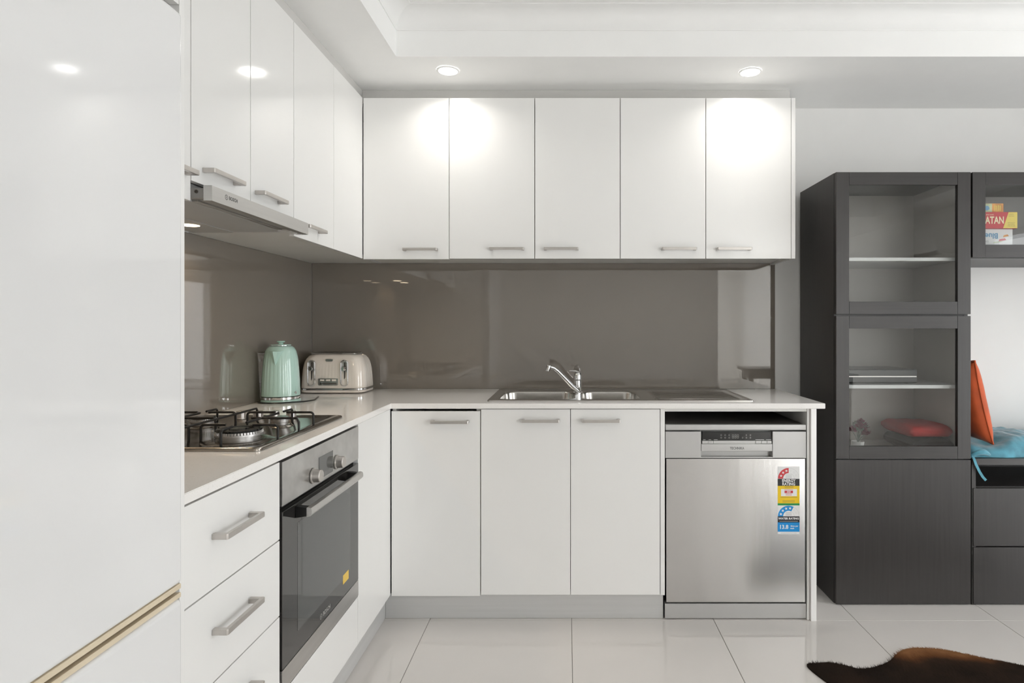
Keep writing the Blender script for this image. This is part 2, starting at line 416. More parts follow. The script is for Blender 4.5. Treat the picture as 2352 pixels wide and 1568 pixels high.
struct(w, 'wall_right', 'white wall with the glazed openings', 'wall')
for n, W in ((1, WIN_A), (2, ADDED_WIN)):  # the second opening is unseen, added for its fill light
    fr = MB(); y0, y1, z0, z1 = W; ym = (y0+y1)/2
    for (a, b_, c, d) in ((y0, y0+0.05, z0, z1), (y1-0.05, y1, z0, z1), (y0+0.05, y1-0.05, z0, z0+0.05), (y0+0.05, y1-0.05, z1-0.05, z1), (ym-0.035, ym+0.035, z0+0.05, z1-0.05)):
        fr.box(XR+0.02, XR+0.07, a, b_, c, d, 'alu_frame', bev=0.002, seg=1)
    fo = struct(fr, 'window_%d' % n, 'aluminium framed sliding glass door', 'window')
    for (a, b_) in ((y0+0.05, ym-0.035), (ym+0.035, y1-0.05)):
        p = MB(); p.box(XR+0.042, XR+0.047, a, b_, z0+0.05, z1-0.05, 'window_glass'); p.build('pane', fo, smooth=False)

fr = MB(); x0, x1, z0, z1 = ADDED_END_WIN; xm = (x0+x1)/2  # unseen end window, added to brighten the back wall
for (a, b_, c, d) in ((x0, x0+0.05, z0, z1), (x1-0.05, x1, z0, z1), (x0+0.05, x1-0.05, z0, z0+0.05), (x0+0.05, x1-0.05, z1-0.05, z1), (xm-0.035, xm+0.035, z0+0.05, z1-0.05)):
    fr.box(a, b_, YF2-0.07, YF2-0.02, c, d, 'alu_frame', bev=0.002, seg=1)
fo = struct(fr, 'window_3', 'unseen aluminium framed window added for fill light at the far end of the room', 'window')
for (a, b_) in ((x0+0.05, xm-0.035), (xm+0.035, x1-0.05)):
    p = MB(); p.box(a, b_, YF2-0.047, YF2-0.042, z0+0.05, z1-0.05, 'window_glass'); p.build('pane', fo, smooth=False)

# ceiling: raised centre with dropped bulkhead round it
c = MB()
c.box(XL-0.1, XR+0.1, YF2-0.1, YB+0.1, ZC, ZC+0.1, 'ceiling_paint')
ceil = struct(c, 'ceiling', 'white plasterboard ceiling with a raised centre', 'ceiling')
b = MB()
grid_slab(b, [XL, RX0, RX1, XR], [YF2, RY0, RY1, YB], lambda x, y: not (RX0 < x < RX1 and RY0 < y < RY1), ZB, ZC-0.0005, 'ceiling_paint')
b.build('bulkhead', ceil, smooth=False)
# cove cornice round the raised centre, one length per side, mitred
def cove():
    pts = [(0.0, -0.078), (0.004, -0.078), (0.004, -0.072)]
    for i in range(9):
        a = PI/2*i/8
        pts.append((0.006+0.062*(1-math.cos(a)), -0.068+0.062*math.sin(a)))
    pts += [(0.074, -0.006), (0.078, -0.004), (0.078, -0.0005), (0.0, -0.0005)]
    return pts
CV = cove()
corner = [(RX0, RY0, 1, 1), (RX1, RY0, -1, 1), (RX1, RY1, -1, -1), (RX0, RY1, 1, -1)]
for k, nm in enumerate(('trim_1', 'trim_2', 'trim_3', 'trim_4')):
    A, B = corner[k], corner[(k+1) % 4]
    mb = MB()
    mb.loft([[(q[0]+q[2]*u, q[1]+q[3]*u, ZC+v) for (u, v) in CV] for q in (A, B)], 'cornice_paint')
    struct(mb, nm, ('white cove cornice over the wall opposite', 'white cove cornice on the window side', 'white cove cornice above the overhead cupboards', 'white cove cornice on the hob side')[k], 'cornice')

# recessed downlights
def downlight(x, y, z, label, power, group, glow='downlight_glow', r=0.05):
    t = thing('downlight', label, 'downlight', (x, y, z), 0, group)
    m = MB(); m.lathe([(r, -0.0015), (r, -0.004), (r-0.003, -0.006), (r-0.008, -0.006), (r-0.009, -0.002)], (x, y, z), 'ceiling_paint', 40, cap0=False, cap1=False)
    m.build('trim_ring', t)
    m = MB(); m.lathe([(0.0, -0.0045), (r-0.0085, -0.0045)], (x, y, z), glow, 40, cap0=False, cap1=False); m.build('lens', t)
    a = area('downlight_lamp', (x, y, z-0.012), (0, 0, -1), 2*r-0.02, 2*r-0.02, power, (1.0, 0.96, 0.90), 'DISK', 2.5)
    a.parent = t; a.location = (0, 0, -0.012)
    return t
downlight(-0.5276, 2.705, ZB, 'glowing round recessed downlight nearest the corner of the overhead cupboards', 1.0, 'ceiling downlights')
downlight(0.808, 2.719, ZB, 'glowing round recessed downlight towards the dark tall cabinet', 1.0, 'ceiling downlights')
# ------------------------------------------------------------------ worktop and splashbacks
WZ0, WZ1 = 0.894, 0.916
XE, YE, XW = -0.741, 2.575, 1.081
HX0, HX1, HY0, HY1 = -0.325, 0.350, 2.685, 3.040
wt = MB()
grid_slab(wt, [XL+0.0005, XE, HX0, HX1, XW], [1.158, YE, HY0, HY1, YB-0.0005], lambda x, y: (x < XE or y > YE) and not (HX0 < x < HX1 and HY0 < y < HY1), WZ0, WZ1, 'quartz', bev=0.0015)
tag(wt.build('worktop'), 'pale speckled stone L-shaped kitchen worktop', 'worktop')
s_ = MB(); s_.box(XL+0.0065, 1.0715, YB-0.0065, YB-0.0005, WZ1+0.0005, 1.5655, 'splash_glass', bev=0.0008, seg=1)
tag(s_.build('glass_splashback'), 'glossy taupe glass splashback behind the sink', 'splashback')
s_ = MB(); s_.box(XL+0.0005, XL+0.006, 1.158, YB-0.0075, WZ1+0.0005, 1.5655, 'splash_glass', bev=0.0008, seg=1)
tag(s_.build('glass_splashback'), 'glossy taupe glass splashback behind the gas hob and kettle', 'splashback')

# ------------------------------------------------------------------ base cabinets
FX, FY, DT = -0.746, 2.585, 0.018        # front planes of left and back runs, door thickness
KX, KY = -0.774, 2.606
k = MB(); k.box(KX-0.016, KX, 1.158, KY+0.016, 0.0005, 0.1065, 'kick_grey', bev=0.001, seg=1)
tag(k.build('kickboard'), 'grey kickboard along the floor under the drawers and oven', 'kickboard')
k = MB(); k.box(KX+0.0005, 0.405, KY, KY+0.016, 0.0005, 0.1065, 'kick_grey', bev=0.001, seg=1)
tag(k.build('kickboard'), 'grey kickboard along the floor under the sink cupboards', 'kickboard')

def door_x(parent, x0, x1, z0, z1, yf, hx=None, hz=None, mat_='white_gloss'):
    m = MB(); m.box(x0, x1, yf, yf+DT, z0, z1, mat_, bev=0.0012)
    d = m.build('door', parent)
    if hx is not None: lab(handle_mb('x', hx, yf, hz).build('handle', d), 'satin nickel bar handle')
    return d
def front_y(name, parent, y0, y1, z0, z1, xf, hy=None, hz=None, L=0.160):
    m = MB(); m.box(xf-DT, xf, y0, y1, z0, z1, 'white_gloss', bev=0.0012)
    d = m.build(name, parent)
    if hy is not None: lab(handle_mb('y', hy, xf, hz, L=L).build('handle', d), 'satin nickel bar handle')
    return d
ZD0, ZD1 = 0.107, 0.890
# drawers beside the oven
t = thing('drawer_cabinet', 'white gloss bank of drawers with bar handles between fridge and oven', 'drawers', (-1.03, 1.37, 0.107))
m = MB(); carcass(m, XL+0.02, FX-DT-0.002, 1.160, 1.588, 0.1075, 0.892, 'white_carcass', '+x', top=False); m.build('body', t)
for (z0, z1, hz) in ((0.688, 0.888, 0.7985), (0.4905, 0.685, 0.598), (0.293, 0.4875, 0.401), (0.109, 0.290, 0.235)):
    front_y('drawer', t, 1.160, 1.590, z0, z1, FX, 1.366, hz)
# oven housing: panel below the oven and the blank corner panel
t = thing('oven_cabinet', 'white gloss panel housing below the built-in oven', 'cabinet', (-1.03, 1.89, 0.107))
m = MB(); m.box(XL+0.02, FX-DT-0.002, 1.592, 2.182, 0.1075, 0.2795, 'white_carcass'); m.build('body', t)
front_y('panel', t, 1.595, 2.181, 0.109, 0.279, FX)
t = thing('corner_filler_unit', 'plain white gloss panel between the oven and the corner cupboard', 'panel', (FX, 2.38, 0.107))
front_y('front', t, 2.1845, FY-0.0015, 0.109, 0.892, FX)
m = MB(); m.box(XL+0.02, FX-DT-0.001, 2.187, 2.20, 0.1075, 0.892, 'white_carcass'); m.build('side', t)
# corner cupboard, sink cupboard, panel beside the dishwasher
t = thing('corner_cupboard', 'white gloss base cupboard with one door in the corner of the L', 'cupboard', (-0.55, 2.88, 0.107))
m = MB(); carcass(m, -0.7425, -0.3705, FY+DT+0.002, YB-0.02, 0.1075, 0.892, 'white_carcass', '-y', top=False); m.build('body', t)
door_x(t, -0.7420, -0.3690, 0.1045, 0.8825, FY-0.001, -0.4935, 0.840)
t = thing('sink_cupboard', 'white gloss base cupboard with two doors under the sink', 'cupboard', (0.012, 2.88, 0.107))
m = MB(); carcass(m, -0.3690, 0.388, FY+DT+0.002, YB-0.02, 0.1075, 0.892, 'white_carcass', '-y', top=False); m.build('body', t)
door_x(t, -0.3655, 0.0108, 0.1095, 0.8905, FY, -0.1145, 0.8445)
door_x(t, 0.0130, 0.3880, 0.1095, 0.8905, FY, 0.139, 0.8445)
m = MB(); m.box(0.3905, 0.4090, FY+0.001, YB-0.02, 0.1075, 0.8925, 'white_gloss', bev=0.001)
tag(m.build('divider_board'), 'narrow white upright panel left of the dishwasher', 'panel')
t = thing('end_panel', 'white end panel holding up the worktop right of the dishwasher', 'panel', (1.03, 2.88, 0))
m = MB(); m.box(1.0225, 1.0455, 2.579, YB-0.002, 0.0005, 0.8935, 'white_gloss', bev=0.001); m.build('outer_panel', t)
m = MB(); m.box(1.0105, 1.0215, 2.592, YB-0.02, 0.0005, 0.8935, 'white_gloss', bev=0.001); m.build('inner_strip', t)
m = MB(); m.box(0.4095, 1.0095, 2.592, 2.67, 0.8800, 0.8930, 'white_carcass', bev=0.001)
tag(m.build('worktop_rail'), 'white rail under the worktop above the dishwasher', 'rail')

# ------------------------------------------------------------------ overhead cupboards
UX, UY = -0.9587, 2.870
UZ0, UZ1, UC = 1.556, 2.307, 1.566
def up_back(label, x0, x1, doors, loc):
    t = thing('overhead_cupboard', label, 'cupboard', loc, 0, 'overhead cupboards over the sink')
    m = MB(); carcass(m, x0, x1, UY+DT+0.002, YB-0.0005, UC, UZ1-0.002, 'white_carcass', '-y'); m.build('body', t)
    for (a, b_, hx, dz) in doors: door_x(t, a, b_, UZ0+dz, UZ1, UY, hx, 1.600+dz)
up_back('white gloss overhead cupboard with one door in the corner of the L', UX+0.0005, -0.5555, [(-0.9555, -0.5555, -0.686, -0.003)], (-0.75, 3.02, UC))
up_back('white gloss two-door overhead cupboard, left of the pair above the sink', -0.5545, 0.2445, [(-0.5530, -0.1560, -0.283, 0), (-0.1530, 0.2440, -0.0305, 0)], (-0.155, 3.02, UC))
up_back('white gloss two-door overhead cupboard nearest the dark tall cabinet', 0.2455, 1.0445, [(0.2470, 0.6440, 0.5185, 0), (0.6470, 1.0440, 0.7735, 0)], (0.645, 3.02, UC))
m = MB(); m.box(1.0460, 1.0646, UY, YB-0.0005, UZ0, UZ1, 'white_gloss', bev=0.001)
tag(m.build('cupboard_end_panel'), 'white end panel on the right of the overhead cupboards', 'panel')
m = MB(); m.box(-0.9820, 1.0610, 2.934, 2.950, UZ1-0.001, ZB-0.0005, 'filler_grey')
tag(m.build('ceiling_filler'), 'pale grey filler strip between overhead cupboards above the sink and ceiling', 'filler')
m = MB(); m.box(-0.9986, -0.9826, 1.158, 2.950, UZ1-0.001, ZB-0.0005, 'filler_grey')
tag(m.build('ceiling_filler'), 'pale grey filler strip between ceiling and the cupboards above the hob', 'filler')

def up_left(label, y0, y1, doors, zc, loc, blank=False):
    t = thing('overhead_cupboard', label, 'cupboard', loc, 0, 'overhead cupboards over the hob')
    m = MB(); carcass(m, XL+0.0005, UX-DT-0.002, y0, y1, zc, UZ1-0.002, 'white_carcass', '+x'); m.build('body', t)
    for (a, b_, z0, hy, hz) in doors: front_y('door', t, a, b_, z0, UZ1, UX, hy, hz)
up_left('white gloss overhead cupboard half hidden behind the fridge', 1.158, 1.5605, [(1.160, 1.5605, UZ0+0.003, 1.465, 1.625)], UC, (-1.15, 1.36, UC))
up_left('white gloss two-door overhead cupboard above the range hood', 1.5615, 2.1475, [(1.5640, 1.8550, 1.6115, 1.690, 1.650), (1.8580, 2.1475, 1.6115, 1.960, 1.650)], 1.625, (-1.15, 1.85, 1.62))
up_left('white gloss one-door overhead cupboard right of the range hood', 2.1490, 2.5150, [(2.1510, 2.5150, UZ0, 2.290, 1.602)], UC, (-1.15, 2.33, UC))
t = thing('overhead_corner_panel', 'plain white gloss overhead panel in the corner beside the back cupboards', 'panel', (UX, 2.69, UC))
front_y('front', t, 2.5180, UY-0.0015, UZ0, UZ1, UX)
m = MB(); carcass(m, XL+0.0005, UX-DT-0.002, 2.5165, YB-0.0005, UC, UZ1-0.002, 'white_carcass', '+x'); m.build('body', t)

# ------------------------------------------------------------------ fridge, cupboard above it, tall panel
m = MB(); m.box(XL+0.0005, -0.7210, 1.1400, 1.1555, 0.0005, UZ1, 'white_gloss', bev=0.001)
tag(m.build('fridge_side_panel'), 'tall white panel between fridge and drawers', 'panel')
t = thing('fridge_cupboard', 'white overhead cupboard above the fridge', 'cupboard', (-1.02, 0.75, 1.836))
m = MB(); carcass(m, XL+0.0005, -0.742, 0.30, 1.1385, 1.836, UZ1, 'white_carcass', '+x'); m.build('body', t)
front_y('door', t, 0.30, 0.716, 1.8360, UZ1, -0.721); front_y('door', t, 0.719, 1.1385, 1.8360, UZ1, -0.721)
def fridge():
    t = thing('fridge', 'large white fridge freezer filling the left edge', 'fridge', (-0.668, 1.067, 0), math.radians(0.8))
    def P(m, name, parent=t): return m.build(name, parent, shift=False)
    m = MB(); m.box(-0.595, -0.066, -0.695, -0.004, 0.03, 1.776, 'fridge_white', bev=0.006); P(m, 'body')
    m = MB(); m.box(-0.060, 0, -0.70, 0, 0.7950, 1.7830, 'fridge_white', bev=0.010, seg=4); P(m, 'door')
    m = MB(); m.box(-0.060, 0, -0.70, 0, 0.0350, 0.7700, 'fridge_white', bev=0.010, seg=4); P(m, 'freezer_door')
    m = MB(); m.box(-0.0655, -0.003, -0.695, -0.001, 0.7855, 0.7945, 'gasket', bev=0.001, seg=1); lab(P(m, 'gasket'), 'beige rubber seal')
    m = MB(); m.box(-0.0655, -0.003, -0.695, -0.001, 0.7705, 0.7790, 'gasket', bev=0.001, seg=1); lab(P(m, 'gasket'), 'beige rubber seal')
    m = MB(); m.box(-0.0655, -0.014, -0.695, -0.0025, 0.7792, 0.7853, 'dark_gap'); P(m, 'gap_strip')
    for (a, b_) in ((-0.56, -0.08), (-0.56, -0.62), (-0.12, -0.08), (-0.12, -0.62)):
        m = MB(); m.lathe([(0.02, 0.0), (0.02, 0.0295)], (a, b_, 0), 'black_plastic', 16); P(m, 'foot')
fridge()

# ------------------------------------------------------------------ built-in oven
def oven():
    y0, y1 = 1.5985, 2.1800; X0 = -0.743
    t = thing('oven', 'stainless steel and black glass built-in oven under the hob', 'oven', (-1.03, 1.89, 0.283))
    m = MB(); m.box(-1.28, X0-0.028, y0+0.012, y1-0.014, 0.284, 0.886, 'black_plastic'); m.build('body', t)
    m = MB(); m.box(X0-0.024, X0, y0, y1, 0.7700, 0.8860, 'smudged_steel', bev=0.0012); cp = m.build('control_panel', t)
    lab(cp, 'smudged stainless control panel')
    m = MB(); m.box(X0, X0+0.0008, 1.832, 1.941, 0.782, 0.848, 'oven_window'); m.build('display', cp, smooth=False)
    R = Matrix.Rotation(PI/2, 3, 'Y')
    for ky in (1.788, 1.970):
        m = MB(); m.lathe([(0.0205, 0), (0.0225, 0.001), (0.0225, 0.004), (0.0185, 0.0055), (0.0182, 0.024), (0.0165, 0.026), (0.0, 0.026)], (X0+0.0002, ky, 0.8045), 'satin_nickel', 36, R, cap1=False)
        lab(m.build('knob', cp), 'brushed metal knob')
    m = MB(); m.box(X0-0.026, X0-0.018, y0+0.002, y1-0.002, 0.7560, 0.7695, 'black_plastic'); m.build('vent_gap', t)
    # door
    m = MB(); m.box(X0-0.024, X0-0.0005, y0, y1, 0.3430, 0.7550, 'black_glass', bev=0.0015); d = m.build('door', t)
    lab(d, 'black glass oven door')
    m = MB(); m.box(X0-0.0005, X0-0.0001, 1.690, 2.098, 0.402, 0.700, 'oven_window'); m.build('window', d, smooth=False)
    m = MB()
    sec = [(0.000, 0.000), (0.008, 0.002), (0.012, 0.007), (0.0125, 0.018), (0.010, 0.024), (0.003, 0.026), (-0.002, 0.025), (-0.002, 0.001)]
    loops = [[(-0.7095+u, yy, 0.7205+v) for (u, v) in sec] for yy in (1.672, 2.092)]
    m.loft(loops, 'brushed_steel'); lab(m.build('handle', d), 'curved brushed steel bar handle')
    for (a, b_) in ((1.676, 1.694), (2.070, 2.088)):
        m = MB(); m.prism([(X0-0.0003, 0.716), (X0-0.0003, 0.748), (-0.712, 0.7455), (-0.712, 0.721)], 'y', a, b_, 'black_plastic', bev=0.001)
        lab(m.build('handle_bracket', d), 'black handle bracket')
    m = MB(); o = X0-0.00005
    m.text('BOSCH', 0.0175, (o, 1.893, 0.3655), (0, 1, 0), (0, 0, 1), 'logo_light', bold=0.0004)
    rg = [(o, 1.850+0.0085*math.cos(2*PI*i/24), 0.3655+0.0085*math.sin(2*PI*i/24)) for i in range(24)]
    ri = [(o, 1.850+0.0072*math.cos(2*PI*i/24), 0.3655+0.0072*math.sin(2*PI*i/24)) for i in range(24)]
    m.loft([rg, ri], 'logo_light', False, False)
    for (a, b_, c, e) in ((1.8465, 1.8475, .3595, .3715), (1.8525, 1.8535, .3595, .3715), (1.8475, 1.8525, .365, .366)): m.flat([(o, a, c), (o, b_, c), (o, b_, e), (o, a, e)], 'logo_light')
    m.build('logo', d, smooth=False)
    m = MB(); m.box(X0-0.0004, X0, 2.030, 2.082, 0.3855, 0.4155, 'amber_label'); lab(m.build('sticker', d, smooth=False), 'small yellow sticker')
    m = MB(); m.box(X0-0.024, X0, y0, y1, 0.2850, 0.3415, 'brushed_steel', bev=0.0015); m.build('lower_trim', t)
oven()

# ------------------------------------------------------------------ gas hob
def hob():
    z = WZ1+0.0006
    x0, x1, y0, y1 = -1.300, -0.797, 1.585, 2.183
    cx, cy, w_, h_ = (x0+x1)/2, (y0+y1)/2, x1-x0, y1-y0
    t = thing('gas_hob', 'stainless steel four-burner gas hob with black pan supports', 'hob', (cx, cy, z))
    m = MB()
    prof = [(0, 0), (0, 0.006), (0.003, 0.0088), (0.010, 0.0095), (0.026, 0.0085), (0.036, 0.0035)]
    loops = [[(p[0], p[1], z+zz) for p in rrect(cx, cy, w_-2*i, h_-2*i, 0.018, 6)] for (i, zz) in prof]
    m.loft(loops, 'hob_steel', cap0=False, cap1=True)
    tray = m.build('tray', t, angle=50)
    # raised knob deck and pressed burner dishes
    B = [(-0.920, 1.720, 0.062, 0.026), (-0.920, 1.970, 0.024, 0.021), (-1.170, 1.720, 0.040, 0.022), (-1.170, 1.970, 0.039, 0.022)]
    for (bx, by, r, hgt) in B:
        m = MB(); zt = z+0.0036
        m.lathe([(r*1.55, 0.0), (r*1.3, 0.0045), (r*1.02, 0.006)], (bx, by, zt), 'hob_steel', 40, cap0=False, cap1=True); m.build('burner_dish', t)
        m = MB(); zt += 0.006
        n = 240; lo = []
        for (rr, zz, cog) in ((r*0.86, 0, 0), (r*0.86, hgt*0.35, 0), (r, hgt*0.42, 0), (r, hgt*0.62, 0), (r*0.99, hgt*0.63, 1), (r*0.97, hgt*0.86, 1)):
            lo.append([(bx+(rr-(0.0035 if cog and (i % 5) == 0 else 0))*math.cos(2*PI*i/n), by+(rr-(0.0035 if cog and (i % 5) == 0 else 0))*math.sin(2*PI*i/n), zt+zz) for i in range(n)])
        m.loft(lo, 'burner_alloy', True, True); br = m.build('burner', t)
        m = MB(); zc = zt+hgt*0.87
        if r > 0.05:
            m.lathe([(r*0.95, 0), (r*0.97, 0.002), (r*0.93, 0.005), (r*0.62, 0.006), (r*0.58, 0.003), (r*0.42, 0.003), (r*0.40, 0.006), (0, 0.0065)], (bx, by, zc), 'black_enamel', 48, cap1=False)
        else:
            m.lathe([(r*0.93, 0), (r*0.95, 0.002), (r*0.9, 0.005), (0, 0.006)], (bx, by, zc), 'black_enamel', 40, cap1=False)
        lab(m.build('burner_cap', br), 'black enamel burner cap')
        m = MB(); m.lathe([(0.003, 0), (0.003, hgt*0.9), (0.001, hgt)], (bx-0.02-r, by+0.012, z+0.0036), 'pot_white', 10); m.build('spark_plug', t)
    zt, zl = z+0.0475, z+0.0036
    def finger(m, bx, by, dx, dy, reach, tip):
        # leg stands at distance reach from the burner centre, bar points inwards to distance tip
        P = []
        lx, ly = bx+dx*reach, by+dy*reach
        P.append((lx, ly, zl)); P.append((lx, ly, zt-0.010))
        for i in range(1, 5):
            a = PI/2*i/4; P.append((lx-dx*0.010*(1-math.cos(a)), ly-dy*0.010*(1-math.cos(a)), zt-0.010+0.010*math.sin(a)))
        P.append((bx+dx*tip, by+dy*tip, zt))
        m.tube(P, 0.0036, 'cast_iron', 8)
    for (bx, xs) in ((-0.920, 1), (-1.170, -1)):
        m = MB()
        finger(m, bx, 1.720, 1, 0, 0.108, 0.038); finger(m, bx, 1.970, 1, 0, 0.104, 0.018)
        finger(m, bx, 1.720, -1, 0, 0.108, 0.038); finger(m, bx, 1.970, -1, 0, 0.108, 0.018)
        finger(m, bx, 1.720, 0, -1, 0.092, 0.035); finger(m, bx, 1.970, 0, 1, 0.080, 0.018)
        m.tube([(bx, 1.758, zt), (bx, 1.952, zt)], 0.0036, 'cast_iron', 8)
        m.tube([(bx-0.03, 1.845, zt), (bx+0.106, 1.845, zt), (bx+0.112, 1.845, zt-0.012), (bx+0.112, 1.845, zl)], 0.0036, 'cast_iron', 8)
        if xs == 1: m.tube([(-1.045, 2.066, zl), (-1.045, 2.066, zt-0.008), (-1.045, 2.06, zt), (-1.045, 1.66, zt), (-1.045, 1.654, zt-0.008), (-1.045, 1.654, zl)], 0.0036, 'cast_iron', 8)
        lab(m.build('pan_support', t), 'black wire pan support')
    for kx in (-1.126, -1.068, -1.011, -0.954):
        m = MB(); m.lathe([(0.0165, 0), (0.0180, 0.001), (0.0180, 0.004), (0.0165, 0.006), (0.0155, 0.026), (0.0140, 0.028), (0, 0.028)], (kx, 2.118, z+0.0037), 'satin_nickel', 32, cap1=False)
        kb = m.build('knob', t)
        m = MB(); m.box(kx-0.001, kx+0.001, 2.106, 2.118, z+0.0318, z+0.0323, 'logo_dark'); m.build('pointer', kb, smooth=False)
hob()

# ------------------------------------------------------------------ slide-out range hood
def hood():
    y0, y1 = 1.579, 2.166
    t = thing('range_hood', 'stainless steel slide-out range hood under the cupboards', 'range hood', (-1.12, 1.87, 1.56))
    m = MB(); m.box(XL+0.03, -0.985, y0, y1-0.02, 1.585, 1.622, 'silver_plastic', bev=0.001); m.build('body', t)
    m = MB(); m.box(-0.938, -0.915, y0, y1, 1.5625, 1.6030, 'brushed_steel', bev=0.0012); v = m.build('visor', t)
    lab(v, 'brushed steel front bar')
    m = MB(); o = -0.9149
    m.text('BOSCH', 0.0135, (o, 1.680, 1.5855), (0, 1, 0), (0, 0, 1), 'logo_dark', bold=0.0004)
    rg = [(o, 1.646+0.0072*math.cos(2*PI*i/24), 1.5855+0.0072*math.sin(2*PI*i/24)) for i in range(24)]
    ri = [(o, 1.646+0.0058*math.cos(2*PI*i/24), 1.5855+0.0058*math.sin(2*PI*i/24)) for i in range(24)]
    m.loft([rg, ri], 'logo_dark', False, False)
    for (a, b_, c, e) in ((1.6430, 1.6440, 1.580, 1.591), (1.6480, 1.6490, 1.580, 1.591), (1.644, 1.648, 1.585, 1.586)): m.flat([(o, a, c), (o, b_, c), (o, b_, e), (o, a, e)], 'logo_dark')
    m.build('logo', v, smooth=False)
    # pull-out frame behind the bar
    m = MB(); m.box(-1.05, -0.9385, y0+0.012, y0+0.030, 1.572, 1.598, 'silver_plastic', bev=0.001)
    m.lathe([(0.0045, 0), (0.0045, 0.002)], (-0.962, y0+0.012, 1.589), 'dark_gap', 12, Matrix.Rotation(PI/2, 3, 'X')); m.build('slide', t)
    m = MB(); m.box(-1.05, -0.9385, y1-0.030, y1-0.012, 1.572, 1.598, 'silver_plastic', bev=0.001); m.build('slide', t)
    m = MB(); m.box(-0.968, -0.9385, y0+0.031, y1-0.031, 1.570, 1.577, 'silver_plastic', bev=0.001)
    m.box(-0.985, -0.969, y0+0.031, y1-0.031, 1.566, 1.583, 'brushed_steel', bev=0.002); m.build('grip_rail', t)
    # underside: filter and lamp strip
    m = MB(); m.box(-1.155, -0.987, y0+0.02, y1-0.04, 1.566, 1.584, 'grey_plastic', bev=0.002); lab(m.build('filter', t), 'grey grease filter')
    m = MB(); m.box(XL+0.03, -1.157, y0+0.02, y1-0.04, 1.564, 1.584, 'silver_plastic', bev=0.002); ls = m.build('lamp_strip', t)
    for ly in (1.78, 1.97):
        m = MB(); m.lathe([(0, 0.0), (0.030, 0.0)], (-1.215, ly, 1.5635), 'hood_glow', 28, cap0=False, cap1=False); m.build('lamp', ls)
        a = area('hood_lamp', (-1.215, ly, 1.560), (0, 0, -1), 0.05, 0.05, 0.60, (1.0, 0.76, 0.50), 'DISK', PI*0.9)
        a.parent = ls; a.location = Vector((-1.215, ly, 1.560))-WLOC[ls.name]
    m = MB(); m.box(-0.984, -0.940, y1-0.085, y1-0.032, 1.5615, 1.5690, 'pot_white', bev=0.001); sw = m.build('switch_block', t)
    m = MB(); m.box(-0.9398, -0.939, y1-0.075, y1-0.050, 1.5645, 1.5662, 'logo_dark'); m.build('slot', sw, smooth=False)
    m = MB(); m.box(-0.9565, -0.9390, y1-0.0295, y1-0.0005, 1.5630, 1.5720, 'silver_plastic', bev=0.001); m.build('end_block', t)
hood()

# ------------------------------------------------------------------ sink and tap
def sink():
    z = WZ1+0.0004
    x0, x1, y0, y1 = -0.348, 0.803, 2.640, 3.110
    cx, cy, w_, h_ = (x0+x1)/2, (y0+y1)/2, x1-x0, y1-y0
    t = thing('sink', 'stainless steel double-bowl sink with ridged drainer', 'sink', (cx, cy, z))
    m = MB()
    prof = [(0, 0), (0.0005, 0.004), (0.003, 0.0058), (0.009, 0.0058), (0.016, 0.0030)]
    loops = [[(p[0], p[1], z+zz) for p in rrect(cx, cy, w_-2*i, h_-2*i, 0.012, 5)] for (i, zz) in prof]
    m.loft(loops, 'sink_steel', False, False)
    bowls = [(-0.138, 2.862, 0.345, 0.320), (0.196, 2.862, 0.270, 0.320)]
    dz = z+0.003
    plate_holes(m, rrect(cx, cy, w_-0.032, h_-0.032, 0.012, 5), [rrect(*b_, 0.055, 8) for b_ in bowls], dz, 'sink_steel')
    m.build('deck', t, angle=40)
    for (bx, by, bw, bh) in bowls:
        m = MB(); lo = []
        for (ins, zz, r) in ((0, 0, .055), (0.004, -0.002, .055), (0.007, -0.008, .055), (0.016, -0.130, .060), (0.026, -0.148, .065), (0.045, -0.155, .07)):
            lo.append([(p[0], p[1], dz+zz) for p in rrect(bx, by, bw-2*ins, bh-2*ins, r, 8)])
        m.loft(lo, 'sink_steel', False, True); bo = m.build('bowl', t, angle=40)
        m = MB(); m.lathe([(0.044, 0), (0.042, 0.003), (0.030, 0.003), (0.026, 0.001), (0.0, 0.001)], (bx, by, dz-0.155), 'chrome', 28, cap1=False); m.build('drain', bo)
    m = MB()
    for i in range(9):
        yy = 2.712+i*0.0355
        xa, xb = 0.385+0.006*(i % 2), 0.765
        lo = []
        for (xx, s_) in ((xa, 0.2), (xa+0.02, 1), (xb-0.02, 1), (xb, 0.2)):
            lo.append([(xx, yy+u*0.010, dz-0.0005+s_*v*0.0045) for (u, v) in ((-1, 0), (-0.6, 0.7), (0, 1), (0.6, 0.7), (1, 0))])
        m.loft(lo, 'sink_steel', True, True)
    m.build('drainer_ridges', t)['kind'] = 'stuff'
sink()
